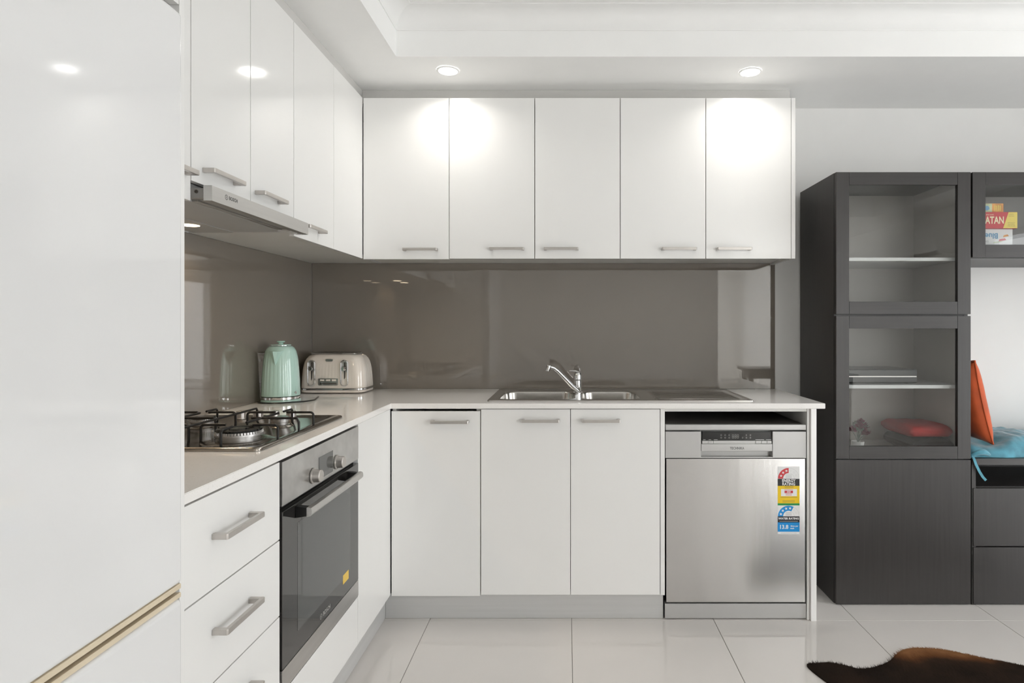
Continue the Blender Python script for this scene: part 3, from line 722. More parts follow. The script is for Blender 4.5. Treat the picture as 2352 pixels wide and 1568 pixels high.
def tap():
    x, y, z = 0.0485, 3.050, WZ1+0.0040
    y = 2.985
    t = thing('tap', 'chrome single-lever mixer tap on the sink', 'tap', (x, y, z))
    m = MB(); m.lathe([(0.024, 0), (0.024, 0.003), (0.0185, 0.006), (0.0180, 0.056), (0.0188, 0.058), (0.0188, 0.060)], (x, y, z), 'chrome', 32); m.build('body', t)
    m = MB(); m.lathe([(0.0188, 0.0605), (0.0195, 0.063), (0.0195, 0.080), (0.016, 0.092), (0.008, 0.098), (0, 0.099)], (x, y, z), 'chrome', 32, cap1=False); c_ = m.build('cap', t)
    m = MB(); m.tube([(x+0.014, y, z+0.082), (x+0.004, y-0.004, z+0.099), (x-0.014, y-0.010, z+0.104), (x-0.036, y-0.018, z+0.105), (x-0.044, y-0.021, z+0.104)], [0.009, 0.010, 0.008, 0.0055, 0.004], 'chrome', 14, flat=0.6); m.build('lever', c_)
    m = MB()
    P = [(x-0.002, y-0.012, z+0.008), (x-0.030, y-0.028, z+0.034), (x-0.070, y-0.050, z+0.078), (x-0.098, y-0.066, z+0.108), (x-0.114, y-0.074, z+0.121), (x-0.128, y-0.082, z+0.126), (x-0.138, y-0.087, z+0.127)]
    m.tube(P, [0.012, 0.0115, 0.0105, 0.0098, 0.0095, 0.009, 0.009], 'chrome', 16); sp = m.build('spout', t)
    m = MB(); m.lathe([(0.0105, 0.014), (0.0118, 0.010), (0.0118, -0.012), (0.0100, -0.015), (0, -0.0145)], (x-0.140, y-0.088, z+0.122), 'chrome', 24, Matrix.Rotation(math.radians(14), 3, 'Y'), cap1=False); m.build('aerator', sp)
tap()

# ------------------------------------------------------------------ dishwasher
def star(cx, cz, r, y, rot=0):
    return [(cx+(r if i % 2 == 0 else r*0.42)*math.sin(rot+PI*i/5), y, cz+(r if i % 2 == 0 else r*0.42)*math.cos(rot+PI*i/5)) for i in range(10)]
def dishwasher():
    x0, x1, Y = 0.4135, 1.0085, 2.597
    t = thing('dishwasher', 'freestanding stainless steel dishwasher under the worktop end', 'dishwasher', (0.711, 2.88, 0))
    m = MB(); m.box(x0+0.004, x1-0.004, Y+0.034, 3.140, 0.0040, 0.800, 'grey_plastic', bev=0.002); m.build('body', t)
    m = MB(); m.box(x0, x1, Y-0.001, Y+0.020, 0.8005, 0.8240, 'silver_plastic', bev=0.003); m.build('lid_trim', t)
    m = MB(); m.box(x0+0.002, x1-0.002, Y+0.0205, 3.140, 0.8005, 0.8225, 'dark_gap', bev=0.002); lab(m.build('lid', t), 'dark top panel')
    # control panel with the display bar and grip recess
    X0, X1 = 0.5640, 0.8670
    m = MB()
    m.box(x0, X0, Y, Y+0.032, 0.6825, 0.7945, 'silver_plastic', bev=0.0012); m.box(X1, x1, Y, Y+0.032, 0.6825, 0.7945, 'silver_plastic', bev=0.0012)
    m.box(X0-0.001, X1+0.001, Y+0.028, Y+0.033, 0.6825, 0.7945, 'silver_plastic'); m.box(X0-0.001, X1+0.001, Y+0.001, Y+0.030, 0.6825, 0.6865, 'silver_plastic')
    cp = m.build('control_panel', t)
    m = MB(); m.box(X0+0.001, X1-0.001, Y+0.001, Y+0.027, 0.7110, 0.7420, 'silver_plastic', bev=0.002); m.box(X0+0.005, X1-0.005, Y+0.004, Y+0.027, 0.7420, 0.7555, 'silver_plastic', bev=0.001)
    bar = m.build('grip_bar', cp)
    m = MB(); m.box(X0+0.006, X1-0.006, Y+0.004, Y+0.027, 0.7560, 0.7930, 'display_black', bev=0.001); dp = m.build('display', cp)
    for (a, b_) in ((0.569, 0.593), (0.594, 0.616), (0.617, 0.640), (0.796, 0.819), (0.820, 0.842), (0.843, 0.863)):
        m = MB(); m.box(a, b_, Y+0.0010, Y+0.0035, 0.7430, 0.7550, 'silver_plastic', bev=0.0015); m.build('button', cp)
    m = MB(); yy = Y+0.0038
    for i, (cx_, w_) in enumerate(((0.579, .010), (0.602, .010), (0.627, .016), (0.806, .022), (0.825, .014), (0.851, .022))):
        m.flat([(cx_-w_/2, yy, .7585), (cx_+w_/2, yy, .7585), (cx_+w_/2, yy, .7602), (cx_-w_/2, yy, .7602)], 'logo_light')
    for (cx_, cz_) in ((.650, .779), (.667, .779), (.684, .779), (.650, .768), (.667, .768), (.684, .768), (.741, .768), (.757, .779), (.757, .768), (.774, .779), (.774, .768)):
        o_ = [(cx_+.0030*math.cos(2*PI*i/10), yy, cz_+.0030*math.sin(2*PI*i/10)) for i in range(10)]; i_ = [(cx_+.0020*math.cos(2*PI*i/10), yy, cz_+.0020*math.sin(2*PI*i/10)) for i in range(10)]
        m.loft([o_, i_], 'display_print', False, False)
    for k_ in range(3):
        a = .6965+k_*.0105
        for (p, q, r_, s_) in ((a, a+.007, .7805, .7817), (a, a+.007, .7730, .7742), (a, a+.007, .7655, .7667), (a, a+.0012, .7655, .7817), (a+.0058, a+.007, .7655, .7817)):
            m.flat([(p, yy, r_), (q, yy, r_), (q, yy, s_), (p, yy, s_)], 'display_print')
    lab(m.build('display_print', dp, smooth=False), 'pale display digits and symbols')
    m = MB(); m.text('TECHNIKA', 0.0150, (0.7165, Y+0.0008, 0.7235), (1, 0, 0), (0, 0, 1), 'logo_dark', bold=0.00025, sx=0.82); m.build('lettering', bar, smooth=False)
    # door panel and plinth
    m = MB(); m.box(x0+0.003, x1-0.004, Y-0.0015, Y+0.032, 0.0735, 0.6800, 'door_steel', bev=0.002); d = m.build('door', t)
    lab(d, 'brushed stainless steel door')
    m = MB(); m.box(x0+0.006, x1-0.006, Y+0.012, Y+0.034, 0.0665, 0.0730, 'dark_gap'); m.build('gap_strip', t)
    m = MB(); m.box(x0-0.002, x1, Y+0.001, Y+0.034, 0.0040, 0.0660, 'silver_plastic', bev=0.0015); m.build('plinth', t)
    for fx in (x0+0.05, x1-0.05):
        for fy in (2.70, 3.08):
            m = MB(); m.lathe([(0.014, 0.0), (0.014, 0.0038)], (fx, fy, 0.0001), 'black_plastic', 14); m.build('foot', t)
    # energy and water rating sticker
    m = MB(); a, b_ = 0.8877, 0.9800; yb = Y-0.0017
    zt, zb = 0.6470, 0.3615; H = zt-zb
    zz = lambda py: zt-(py-1071.0)/155.0*H
    xx = lambda u: a+(b_-a)*u
    m.box(a, b_, yb-0.0003, yb, zb, zt, 'sticker_white')
    y2 = yb-0.00045; y3 = yb-0.0006; y4 = yb-0.00075
    def rect(u0, u1, p0, p1, mt, yy=y2): m.flat([(xx(u0), yy, zz(p1)), (xx(u1), yy, zz(p1)), (xx(u1), yy, zz(p0)), (xx(u0), yy, zz(p0))], mt)
    def arc(pc, a0, a1, r0, r1, mt, yy=y2, n=20):
        cx_ = xx(0.5); cz_ = zz(pc)
        P = [(cx_-r1*math.cos(a0+(a1-a0)*i/n), yy, cz_+r1*math.sin(a0+(a1-a0)*i/n)) for i in range(n+1)]
        Q = [(cx_-r0*math.cos(a0+(a1-a0)*i/n), yy, cz_+r0*math.sin(a0+(a1-a0)*i/n)) for i in range(n+1)]
        m.loft([P, Q], mt, False, False, closed=False)
    def lines(u0, u1, ps, mt, yy=y2):
        for p in ps: rect(u0, u1, p, p+0.9, mt, yy)
    R1, R0 = 0.0450, 0.0235
    arc(1098.6, 0, PI/2, R0, R1, 'sticker_red'); arc(1098.6, PI/2, PI, R1-0.0006, R1, 'sticker_grey'); arc(1098.6, PI/2, PI, R0, R0+0.0006, 'sticker_grey')
    for th in (20, 47, 74): m.flat(star(xx(.5)-0.0342*math.cos(math.radians(th)), zz(1098.6)+0.0342*math.sin(math.radians(th)), 0.0066, y3, math.radians(th-90)), 'sticker_white')
    for th in (104, 130, 156):
        m.loft([star(xx(.5)-0.0342*math.cos(math.radians(th)), zz(1098.6)+0.0342*math.sin(math.radians(th)), rr, y3) for rr in (0.0055, 0.0048)], 'sticker_grey', False, False)
    lines(0.36, 0.64, (1090, 1093.2, 1096), 'sticker_grey')
    rect(0, 1, 1099, 1115.2, 'sticker_black')
    m.text('ENERGY', 0.0165, (xx(.5), y3, zz(1103.6)), (1, 0, 0), (0, 0, 1), 'sticker_white', bold=0.0005, sx=0.92)
    m.text('RATING', 0.0165, (xx(.5), y3, zz(1111.2)), (1, 0, 0), (0, 0, 1), 'sticker_white', bold=0.0005, sx=0.92)
    rect(0, 1, 1115.2, 1155.2, 'sticker_yellow'); rect(0.15, 0.88, 1122.5, 1138.8, 'sticker_white', y3); rect(0.31, 0.70, 1126.3, 1131.8, 'sticker_red', y4)
    m.text('313', 0.0100, (xx(.505), y4-0.0001, zz(1129.0)), (1, 0, 0), (0, 0, 1), 'sticker_white', bold=0.0005)
    lines(0.32, 0.72, (1117, 1119.2), 'print_brown', y3); lines(0.30, 0.70, (1124,), 'sticker_red', y4); lines(0.36, 0.64, (1133.2, 1135.8), 'sticker_red', y4); lines(0.12, 0.90, (1141,), 'print_brown', y3); lines(0.22, 0.78, (1148.6, 1151.5), 'print_brown', y3)
    rect(0, 1, 1155.2, 1160, 'sticker_green')
    arc(1185, 0, math.radians(118), R0, R1, 'sticker_blue'); arc(1185, math.radians(118), PI, R1-0.0006, R1, 'sticker_grey'); arc(1185, math.radians(118), PI, R0, R0+0.0006, 'sticker_grey')
    for th in (16, 44, 72, 100): m.flat(star(xx(.5)-0.0342*math.cos(math.radians(th)), zz(1185)+0.0342*math.sin(math.radians(th)), 0.0066, y3, math.radians(th-90)), 'sticker_white')
    for th in (130, 156):
        m.loft([star(xx(.5)-0.0342*math.cos(math.radians(th)), zz(1185)+0.0342*math.sin(math.radians(th)), rr, y3) for rr in (0.0055, 0.0048)], 'sticker_grey', False, False)
    lines(0.36, 0.64, (1176.5, 1179.5, 1182), 'sticker_grey')
    rect(0, 1, 1185, 1199, 'sticker_black')
    m.text('WATER RATING', 0.0118, (xx(.5), y3, zz(1190.3)), (1, 0, 0), (0, 0, 1), 'sticker_white', bold=0.0004, sx=1.0)
    lines(0.08, 0.92, (1195.8,), 'sticker_grey', y3)
    rect(0, 1, 1199, 1220.4, 'sticker_blue')
    m.text('13.8', 0.0240, (xx(.275), y3, zz(1209.8)), (1, 0, 0), (0, 0, 1), 'sticker_white', bold=0.0006, sx=0.95)
    m.text('litres per', 0.0078, (xx(.765), y3, zz(1207.4)), (1, 0, 0), (0, 0, 1), 'sticker_white', bold=0.0003, sx=1.1)
    m.text('wash', 0.0078, (xx(.66), y3, zz(1212.6)), (1, 0, 0), (0, 0, 1), 'sticker_white', bold=0.0003, sx=1.1)
    lines(0.14, 0.86, (1222.8,), 'sticker_grey')
    lab(m.build('rating_sticker', d, smooth=False), 'energy rating and water rating sticker')
dishwasher()

# ------------------------------------------------------------------ kettle and toaster
def kettle():
    cx, cy, z = -1.2335, 2.640, WZ1+0.0004
    t = thing('kettle', 'mint green ribbed electric kettle with chrome band in the corner', 'kettle', (cx, cy, z))
    K = 0.915; ZS = 1.07
    m = MB(); m.lathe([(0.086*K, 0), (0.088*K, 0.004), (0.087*K, 0.010), (0.082*K, 0.0135)], (cx, cy, z), 'mint', 56); m.build('power_base', t)
    m = MB(); m.lathe([(0.0815*K, 0.0140), (0.0850*K, 0.0145), (0.0850*K, 0.0240), (0.0815*K, 0.0250)], (cx, cy, z), 'chrome', 56); lab(m.build('chrome_band', t), 'polished chrome band')
    prof = [(0.0845, 0.0255, 0), (0.0850, 0.030, 0.3), (0.0845, 0.040, 1), (0.0825, 0.085, 1), (0.0800, 0.120, 1), (0.0765, 0.155, 1), (0.0745, 0.172, .8), (0.0715, 0.188, .4), (0.0665, 0.204, .1), (0.0590, 0.216, 0), (0.0500, 0.2225, 0), (0.0430, 0.2245, 0)]
    n = 28*8; lo = []
    for (r, zz, a) in prof:
        lo.append([(cx+K*(r-0.0009*a*(1-abs(math.sin(14*2*PI*i/n))))*math.cos(2*PI*i/n), cy+K*(r-0.0009*a*(1-abs(math.sin(14*2*PI*i/n))))*math.sin(2*PI*i/n), z+zz*ZS) for i in range(n)])
    m = MB(); m.loft(lo, 'mint', True, True); body = m.build('body', t, angle=60)
    m = MB(); m.lathe([(0.0440*K, 0.2247), (0.0460*K, 0.2255), (0.0450*K, 0.2295), (0.030*K, 0.2315), (0.010, 0.2320), (0.009, 0.2360), (0.0165, 0.2400), (0.0175, 0.2430), (0.0150, 0.2450), (0, 0.2455)], (cx, cy, z+0.2247*(ZS-1)), 'mint', 40, cap1=False); lid = m.build('lid', t)
    m = MB(); m.lathe([(0.0462*K, 0.2246), (0.0475*K, 0.2250), (0.0475*K, 0.2265), (0.0462*K, 0.2270)], (cx, cy, z+0.2247*(ZS-1)), 'chrome', 40); m.build('lid_ring', t)
    # triangular spout
    az = math.radians(-83); d = Vector((math.cos(az), math.sin(az), 0)); s = Vector((-d.y, d.x, 0)); C = Vector((cx, cy, z+0.012))
    m = MB()
    A = [C+d*0.052+s*(-0.030)+Vector((0, 0, .2075)), C+d*0.088+s*(-0.0150)+Vector((0, 0, .2060)), C+d*0.1010+Vector((0, 0, .2070)), C+d*0.088+s*0.0150+Vector((0, 0, .2060)), C+d*0.052+s*0.030+Vector((0, 0, .2075))]
    bt = C+d*0.0725+Vector((0, 0, .148))
    m.add(A+[bt, C+d*0.045+Vector((0, 0, .18))], [(0, 1, 5), (1, 2, 5), (2, 3, 5), (3, 4, 5), (4, 3, 2, 1, 0), (0, 5, 6), (5, 4, 6), (4, 0, 6)], 'mint')
    m.build('spout', t, angle=25)
    # handle behind
    h = -d
    P = [C+h*0.058+Vector((0, 0, .196)), C+h*0.085+Vector((0, 0, .200)), C+h*0.104+Vector((0, 0, .186)), C+h*0.112+Vector((0, 0, .150)), C+h*0.114+Vector((0, 0, .100)), C+h*0.112+Vector((0, 0, .062)), C+h*0.096+Vector((0, 0, .050)), C+h*0.076+Vector((0, 0, .054))]
    m = MB(); m.tube(P, 0.0095, 'mint', 14, flat=1.3); m.build('handle', t)
    e = Vector((math.cos(math.radians(-18)), math.sin(math.radians(-18)), 0))
    m = MB(); m.lathe([(0.006, 0), (0.006, 0.003), (0.004, 0.004)], C+e*0.0765+Vector((0, 0, .030)), 'chrome', 16, Matrix.Rotation(PI/2, 3, 'Y') ); m.build('badge', t)
    m = MB()
    P = []
    for i in range(19):
        a = math.radians(-150+i*5.6); P.append((cx+0.0895*math.cos(a), cy+0.0895*math.sin(a), z+0.0036))
    P += [(cx+0.110, cy-0.028, z+0.0036), (cx+0.126, cy-0.006, z+0.0042), (cx+0.132, cy+0.028, z+0.0036), (cx+0.120, cy+0.075, z+0.0036), (cx+0.10, cy+0.15, z+0.0036)]
    m.tube(P, 0.0030, 'black_plastic', 8); lab(m.build('cord', t), 'black power cord')
kettle()

def toaster():
    x0, x1, y0, y1, z = -1.2955, -0.9805, 2.945, 3.135, WZ1+0.0004
    cx, cy, w_, h_ = (x0+x1)/2, (y0+y1)/2, x1-x0, y1-y0
    t = thing('toaster', 'cream four-slice toaster with chrome levers beside the kettle', 'toaster', (cx, cy, z))
    for (fx, fy) in ((x0+0.05, y0+0.04), (x1-0.05, y0+0.04), (x0+0.05, y1-0.04), (x1-0.05, y1-0.04)):
        m = MB(); m.lathe([(0.010, 0), (0.010, 0.0028)], (fx, fy, z), 'black_plastic', 14); m.build('foot', t)
    def lp(ins, zz, r=0.045, n=10): return [(p[0], p[1], z+zz) for p in rrect(cx, cy, w_-2*ins, h_-2*ins, r, n)]
    m = MB(); m.loft([lp(0.006, 0.003), lp(0.001, 0.006), lp(0.0, 0.016)], 'cream'); m.build('base', t)
    m = MB(); m.loft([lp(0.002, 0.0163), lp(0.0, 0.0175), lp(0.0, 0.0245), lp(0.002, 0.0257)], 'chrome'); lab(m.build('chrome_band', t), 'polished chrome band')
    # ribbed shell
    def ribbed(ins, zz, amp, r=0.045):
        hw, hh = w_/2-ins, h_/2-ins; out = []; n = 40
        rr = min(r, hh-0.002, hw-0.002)
        base = []
        def seg(p, q, nx, ny, rib):
            L = math.hypot(q[0]-p[0], q[1]-p[1]); k_ = max(2, int(n))
            for i in range(k_):
                u = i/k_; d_ = (1-abs(math.sin(PI*rib*u)))*amp
                base.append((p[0]+(q[0]-p[0])*u-nx*d_, p[1]+(q[1]-p[1])*u-ny*d_, z+zz))
        def arc(cx_, cy_, a0):
            for i in range(8):
                a = a0+PI/2*i/8; base.append((cx_+rr*math.cos(a), cy_+rr*math.sin(a), z+zz))
        arc(cx+hw-rr, cy-hh+rr, -PI/2); seg((cx+hw, cy-hh+rr), (cx+hw, cy+hh-rr), 1, 0, 6)
        arc(cx+hw-rr, cy+hh-rr, 0); seg((cx+hw-rr, cy+hh), (cx-hw+rr, cy+hh), 0, 1, 14)
        arc(cx-hw+rr, cy+hh-rr, PI/2); seg((cx-hw, cy+hh-rr), (cx-hw, cy-hh+rr), -1, 0, 6)
        arc(cx-hw+rr, cy-hh+rr, PI); seg((cx-hw+rr, cy-hh), (cx+hw-rr, cy-hh), 0, -1, 14)
        return base
    prof = [(0.001, 0.026, 0), (0.0005, 0.030, .4), (0.001, 0.040, 1), (0.003, 0.080, 1), (0.006, 0.115, 1), (0.009, 0.135, .8), (0.013, 0.152, .3), (0.019, 0.167, 0), (0.028, 0.179, 0), (0.040, 0.1865, 0), (0.050, 0.189, 0)]
    m = MB(); m.loft([ribbed(i, zz, 0.0011*a) for (i, zz, a) in prof], 'cream'); m.build('shell', t, angle=60)
    m = MB(); m.loft([lp(0.040, 0.1882, .03), lp(0.042, 0.1925, .03), lp(0.046, 0.1945, .03)], 'chrome'); tp = m.build('top_plate', t)
    for sx in (-1, 1):
        for sy in (-1, 1):
            m = MB(); m.box(cx+sx*0.055-0.048, cx+sx*0.055+0.048, cy+sy*0.026-0.012, cy+sy*0.026+0.012, z+0.1940, z+0.1955, 'dark_gap', bev=0.0005, seg=1); m.build('slot', tp)
    yf = y0+0.002
    for lx in (-1.2300, -1.0715):
        m = MB()
        o_ = [(lx+(p[0]), p[1]) for p in rrect(0, 0.0985+z, 0.038, 0.128, 0.0185, 8)]; i_ = [(lx+(p[0]), p[1]) for p in rrect(0, 0.0985+z, 0.028, 0.118, 0.0135, 8)]
        m.loft([[(p[0], yf+0.004, p[1]) for p in o_], [(p[0], yf-0.003, p[1]) for p in o_], [(p[0], yf-0.005, p[1]) for p in i_], [(p[0], yf+0.0045, p[1]) for p in i_]], 'chrome', False, False)
        m.flat([(p[0], yf+0.0035, p[1]) for p in i_], 'smudged_steel')
        lv = m.build('lever_frame', t); lab(lv, 'chrome lever frame')
        m = MB(); m.box(lx-0.0035, lx+0.0035, yf+0.0010, yf+0.0034, z+0.048, z+0.150, 'dark_gap'); m.build('lever_slot', lv)
        m = MB(); m.lathe([(0.005, 0), (0.005, 0.010), (0.0105, 0.011), (0.0112, 0.014), (0.0085, 0.0185), (0, 0.0195)], (lx, yf+0.001, z+0.1205), 'chrome', 24, Matrix.Rotation(PI/2, 3, 'X'), cap1=False); m.build('lever_knob', lv)
    m = MB(); o_ = rrect(-1.1495, z+0.0565, 0.094, 0.033, 0.004, 4)
    m.loft([[(p[0], yf+0.002, p[1]) for p in o_], [(p[0], yf-0.003, p[1]) for p in o_]], 'smudged_steel'); pn = m.build('button_panel', t)
    for bx in (-1.178, -1.1495, -1.121):
        m = MB(); m.box(bx-0.010, bx+0.010, yf-0.0055, yf-0.0028, z+0.0600, z+0.0695, 'cream', bev=0.001); m.build('button', pn)
    m = MB(); m.box(-1.186, -1.109, yf-0.0036, yf-0.0028, z+0.0465, z+0.0520, 'dark_gap'); m.box(-1.187, -1.178, yf-0.0075, yf-0.0036, z+0.0440, z+0.0545, 'chrome', bev=0.001); m.build('browning_slider', pn)
    m = MB(); o_ = rrect(-1.1495, z+0.160, 0.034, 0.011, 0.005, 5)
    m.loft([[(p[0], y0+0.020, p[1]) for p in o_], [(p[0], y0+0.010, p[1]) for p in o_]], 'smudged_steel'); m.build('badge', t)
toaster()

# ------------------------------------------------------------------ dark cabinets on the right
BY = 2.730
def glass_door(parent, x0, x1, z0, z1, st=0.058, rl=0.056):
    e = bpy.data.objects.new('door', None); COL.objects.link(e); e.parent = parent; WLOC[e.name] = WLOC[parent.name]
    for (a, b_) in ((x0, x0+st), (x1-st, x1)):
        m = MB(); m.box(a, b_, BY, BY+0.020, z0, z1, 'black_brown', bev=0.001); m.build('stile', e)
    for (a, b_) in ((z1-rl, z1), (z0, z0+rl)):
        m = MB(); m.box(x0+st+0.0006, x1-st-0.0006, BY+0.0005, BY+0.020, a, b_, 'black_brown_rail', bev=0.001); m.build('rail', e)
    m = MB(); m.box(x0+st-0.004, x1-st+0.004, BY+0.0085, BY+0.0125, z0+rl-0.004, z1-rl+0.004, 'pane'); m.build('pane', e, smooth=False)
    return e
def lined(mb_o, mb_i, x0, x1, y0, y1, z0, z1, t=0.018):
    """dark outer board with a paler inner lining"""
    mb_o.box(x0, x1, y0, y1, z1-t, z1, 'black_brown_rail'); mb_o.box(x0, x1, y0, y1, z0, z0+t, 'black_brown_rail')
    mb_o.box(x0, x0+t, y0, y1, z0+t, z1-t, 'black_brown'); mb_o.box(x1-t, x1, y0, y1, z0+t, z1-t, 'black_brown')
    mb_i.box(x0+t, x1-t, y1-0.006, y1-0.001, z0+t, z1-t, 'cabinet_lining')
    mb_i.box(x1-t-0.002, x1-t, y0+0.004, y1-0.006, z0+t, z1-t, 'cabinet_lining'); mb_i.box(x0+t, x0+t+0.002, y0+0.004, y1-0.006, z0+t, z1-t, 'cabinet_lining')
t = thing('tall_display_cabinet', 'tall black-brown wooden cabinet with two glass doors above a solid door', 'cabinet', (1.493, 2.94, 0))
cb = t
mo, mi = MB(), MB()
lined(mo, mi, 1.1927, 1.7925, BY+0.0215, 3.150, 0.0005, 1.9254)
mo.build('body', t); mi.build('lining', t)
m = MB(); m.box(1.2110, 1.7740, BY+0.0225, 3.143, 0.6440, 0.6600, 'shelf_pale'); m.build('shelf', t)
m = MB(); m.box(1.2130, 1.7720, BY+0.045, 3.143, 0.9590, 0.9745, 'shelf_pale'); m.build('shelf', t)
m = MB(); m.box(1.2110, 1.7740, BY+0.0225, 3.143, 1.2800, 1.2960, 'black_brown_rail'); m.build('shelf', t)
m = MB(); m.box(1.2130, 1.7720, BY+0.045, 3.143, 1.5350, 1.5500, 'shelf_pale'); m.build('shelf', t)
glass_door(t, 1.1940, 1.7925, 1.2935, 1.9254); glass_door(t, 1.1940, 1.7925, 0.6500, 1.2860)
m = MB(); m.box(1.1940, 1.7925, BY, BY+0.020, 0.0050, 0.6455, 'black_brown', bev=0.001); m.build('door', t)

t = thing('wall_cabinet', 'black-brown wall cabinet with glass doors right of the tall cabinet', 'cabinet', (2.4, 2.94, 1.544))
mo, mi = MB(), MB()
lined(mo, mi, 1.7995, 2.9990, BY+0.0215, YB-0.0005, 1.5440, 1.9254)
mo.build('body', t); mi.build('lining', t)
glass_door(t, 1.8005, 2.3985, 1.5470, 1.9254); glass_door(t, 2.4005, 2.9985, 1.5470, 1.9254)

t = thing('storage_bench', 'low black-brown storage bench with drawers right of the tall cabinet', 'bench', (2.4, 2.94, 0))
m = MB()
x0, x1 = 1.7995, 2.9990
m.box(x0, x1, BY+0.002, 3.150, 0.6220, 0.6510, 'black_brown_rail', bev=0.001); m.build('top', t)
m = MB(); m.box(x0, x0+0.018, BY+0.004, 3.150, 0.0005, 0.6215, 'black_brown'); m.box(x1-0.018, x1, BY+0.004, 3.150, 0.0005, 0.6215, 'black_brown')
m.box(x0+0.018, x1-0.018, BY+0.0215, 3.150, 0.5045, 0.5225, 'black_brown_rail'); m.box(x0+0.018, x1-0.018, 3.140, 3.150, 0.0005, 0.6215, 'black_brown_rail'); m.box(x0+0.018, x1-0.018, BY+0.0215, 3.140, 0.0005, 0.0185, 'black_brown_rail'); m.build('body', t)
for (a, b_) in ((1.8045, 2.3985), (2.4005, 2.9945)):
    for (z0, z1) in ((0.2625, 0.5190), (0.0050, 0.2570)):
        m = MB(); m.box(a, b_, BY, BY+0.020, z0, z1, 'black_brown', bev=0.0012); m.build('drawer', t)

# things in the tall cabinet
def vase():
    c = Vector((1.352, 2.860, 0.6604))
    t = thing('flower_pot', 'small pot of dusky purple dried flowers behind the lower glass', 'flowers', c)
    m = MB(); m.lathe([(0.020, 0), (0.026, 0.030), (0.028, 0.045), (0.025, 0.045), (0.022, 0.035)], c, 'pot_white', 24, cap1=True); m.build('pot', t)
    rnd = random.Random(3)
    for k_ in range(16):
        th = rnd.uniform(0, 2*PI); ph = rnd.uniform(0.0, 0.95); R_ = rnd.uniform(0.050, 0.085)
        hd = c+Vector((0.68*R_*math.sin(ph)*math.cos(th), 0.6*R_*math.sin(ph)*math.sin(th), 0.042+R_*math.cos(ph)*1.05))
        m = MB(); m.tube([c+Vector((0, 0, 0.036)), (c+Vector((0, 0, 0.04))+hd)/2+Vector((0, 0, .006)), hd], 0.0013, 'leaf_grey', 5); m.build('stem', t)
        m = MB()
        for q in range(30):
            a = rnd.uniform(0, 2*PI); e_ = rnd.uniform(0.05, 1.35); L = rnd.uniform(0.018, 0.030)
            d = Vector((math.cos(a)*math.sin(e_), math.sin(a)*math.sin(e_), math.cos(e_))); s = d.cross(Vector((0.3, 0.2, 1))).normalized()*L*0.38; u = d.cross(s).normalized()*L*0.08
            m.add([hd, hd+d*L*0.5+s+u, hd+d*L, hd+d*L*0.5-s+u, hd+d*L*0.5-u], [(0, 1, 4), (1, 2, 4), (2, 3, 4), (3, 0, 4), (0, 3, 2, 1)], 'petal' if k_ % 3 else 'leaf_grey')
        m.build('flower', t, smooth=False)
vase()
def player():
    t = thing('media_player', 'flat black box with a silver front edge on the glass cabinet shelf', 'player', (1.44, 2.95, 0.9750))
    m = MB(); m.box(1.290, 1.616, 2.835, 3.08, 0.9780, 1.0400, 'black_plastic', bev=0.006); m.build('body', t)
    m = MB(); m.box(1.292, 1.610, 2.832, 2.836, 1.0050, 1.0105, 'satin_nickel', bev=0.001); m.build('edge_trim', t)
    for fx in (1.32, 1.58):
        for fy in (2.87, 3.04):
            m = MB(); m.lathe([(0.010, 0), (0.010, 0.004)], (fx, fy, 0.9748), 'black_plastic', 12); m.build('foot', t)
player()
def fold(name, label, x0, x1, y0, y1, z0, z1, mt, seed):
    m = MB(); nx, ny = 28, 14; lo = []
    for i in range(nx+1):
        u = i/nx; X = x0+(x1-x0)*u; l = []
        for k_ in range(20):
            a = 2*PI*k_/20
            sx_ = math.copysign(abs(math.cos(a))**0.45, math.cos(a)); sz = math.copysign(abs(math.sin(a))**0.55, math.sin(a))
            e = min(1, (min(u, 1-u)*9+0.25))**0.5
            dz = 0.006*noise.noise(Vector((X*14+seed, k_*0.7, seed)))
            zz = (z0+z1)/2+sz*(z1-z0)/2*e+(dz if sz > 0 else 0)
            l.append((X, (y0+y1)/2+sx_*(y1-y0)/2*(0.9+0.1*e), max(z0, zz)))
        lo.append(l)
    m.loft(lo, mt); return tag(m.build(name, angle=70), label, 'cloth')
fold('folded_cloth', 'black folded cloth at the bottom of the glass cabinet, under the red one', 1.580, 1.768, 2.80, 3.08, 0.6603, 0.7240, 'black_cloth', 2.0)
fold('folded_cloth', 'red folded cloth lying on the black cloth in the glass cabinet', 1.572, 1.769, 2.81, 3.09, 0.7255, 0.7830, 'red_cloth', 5.0)

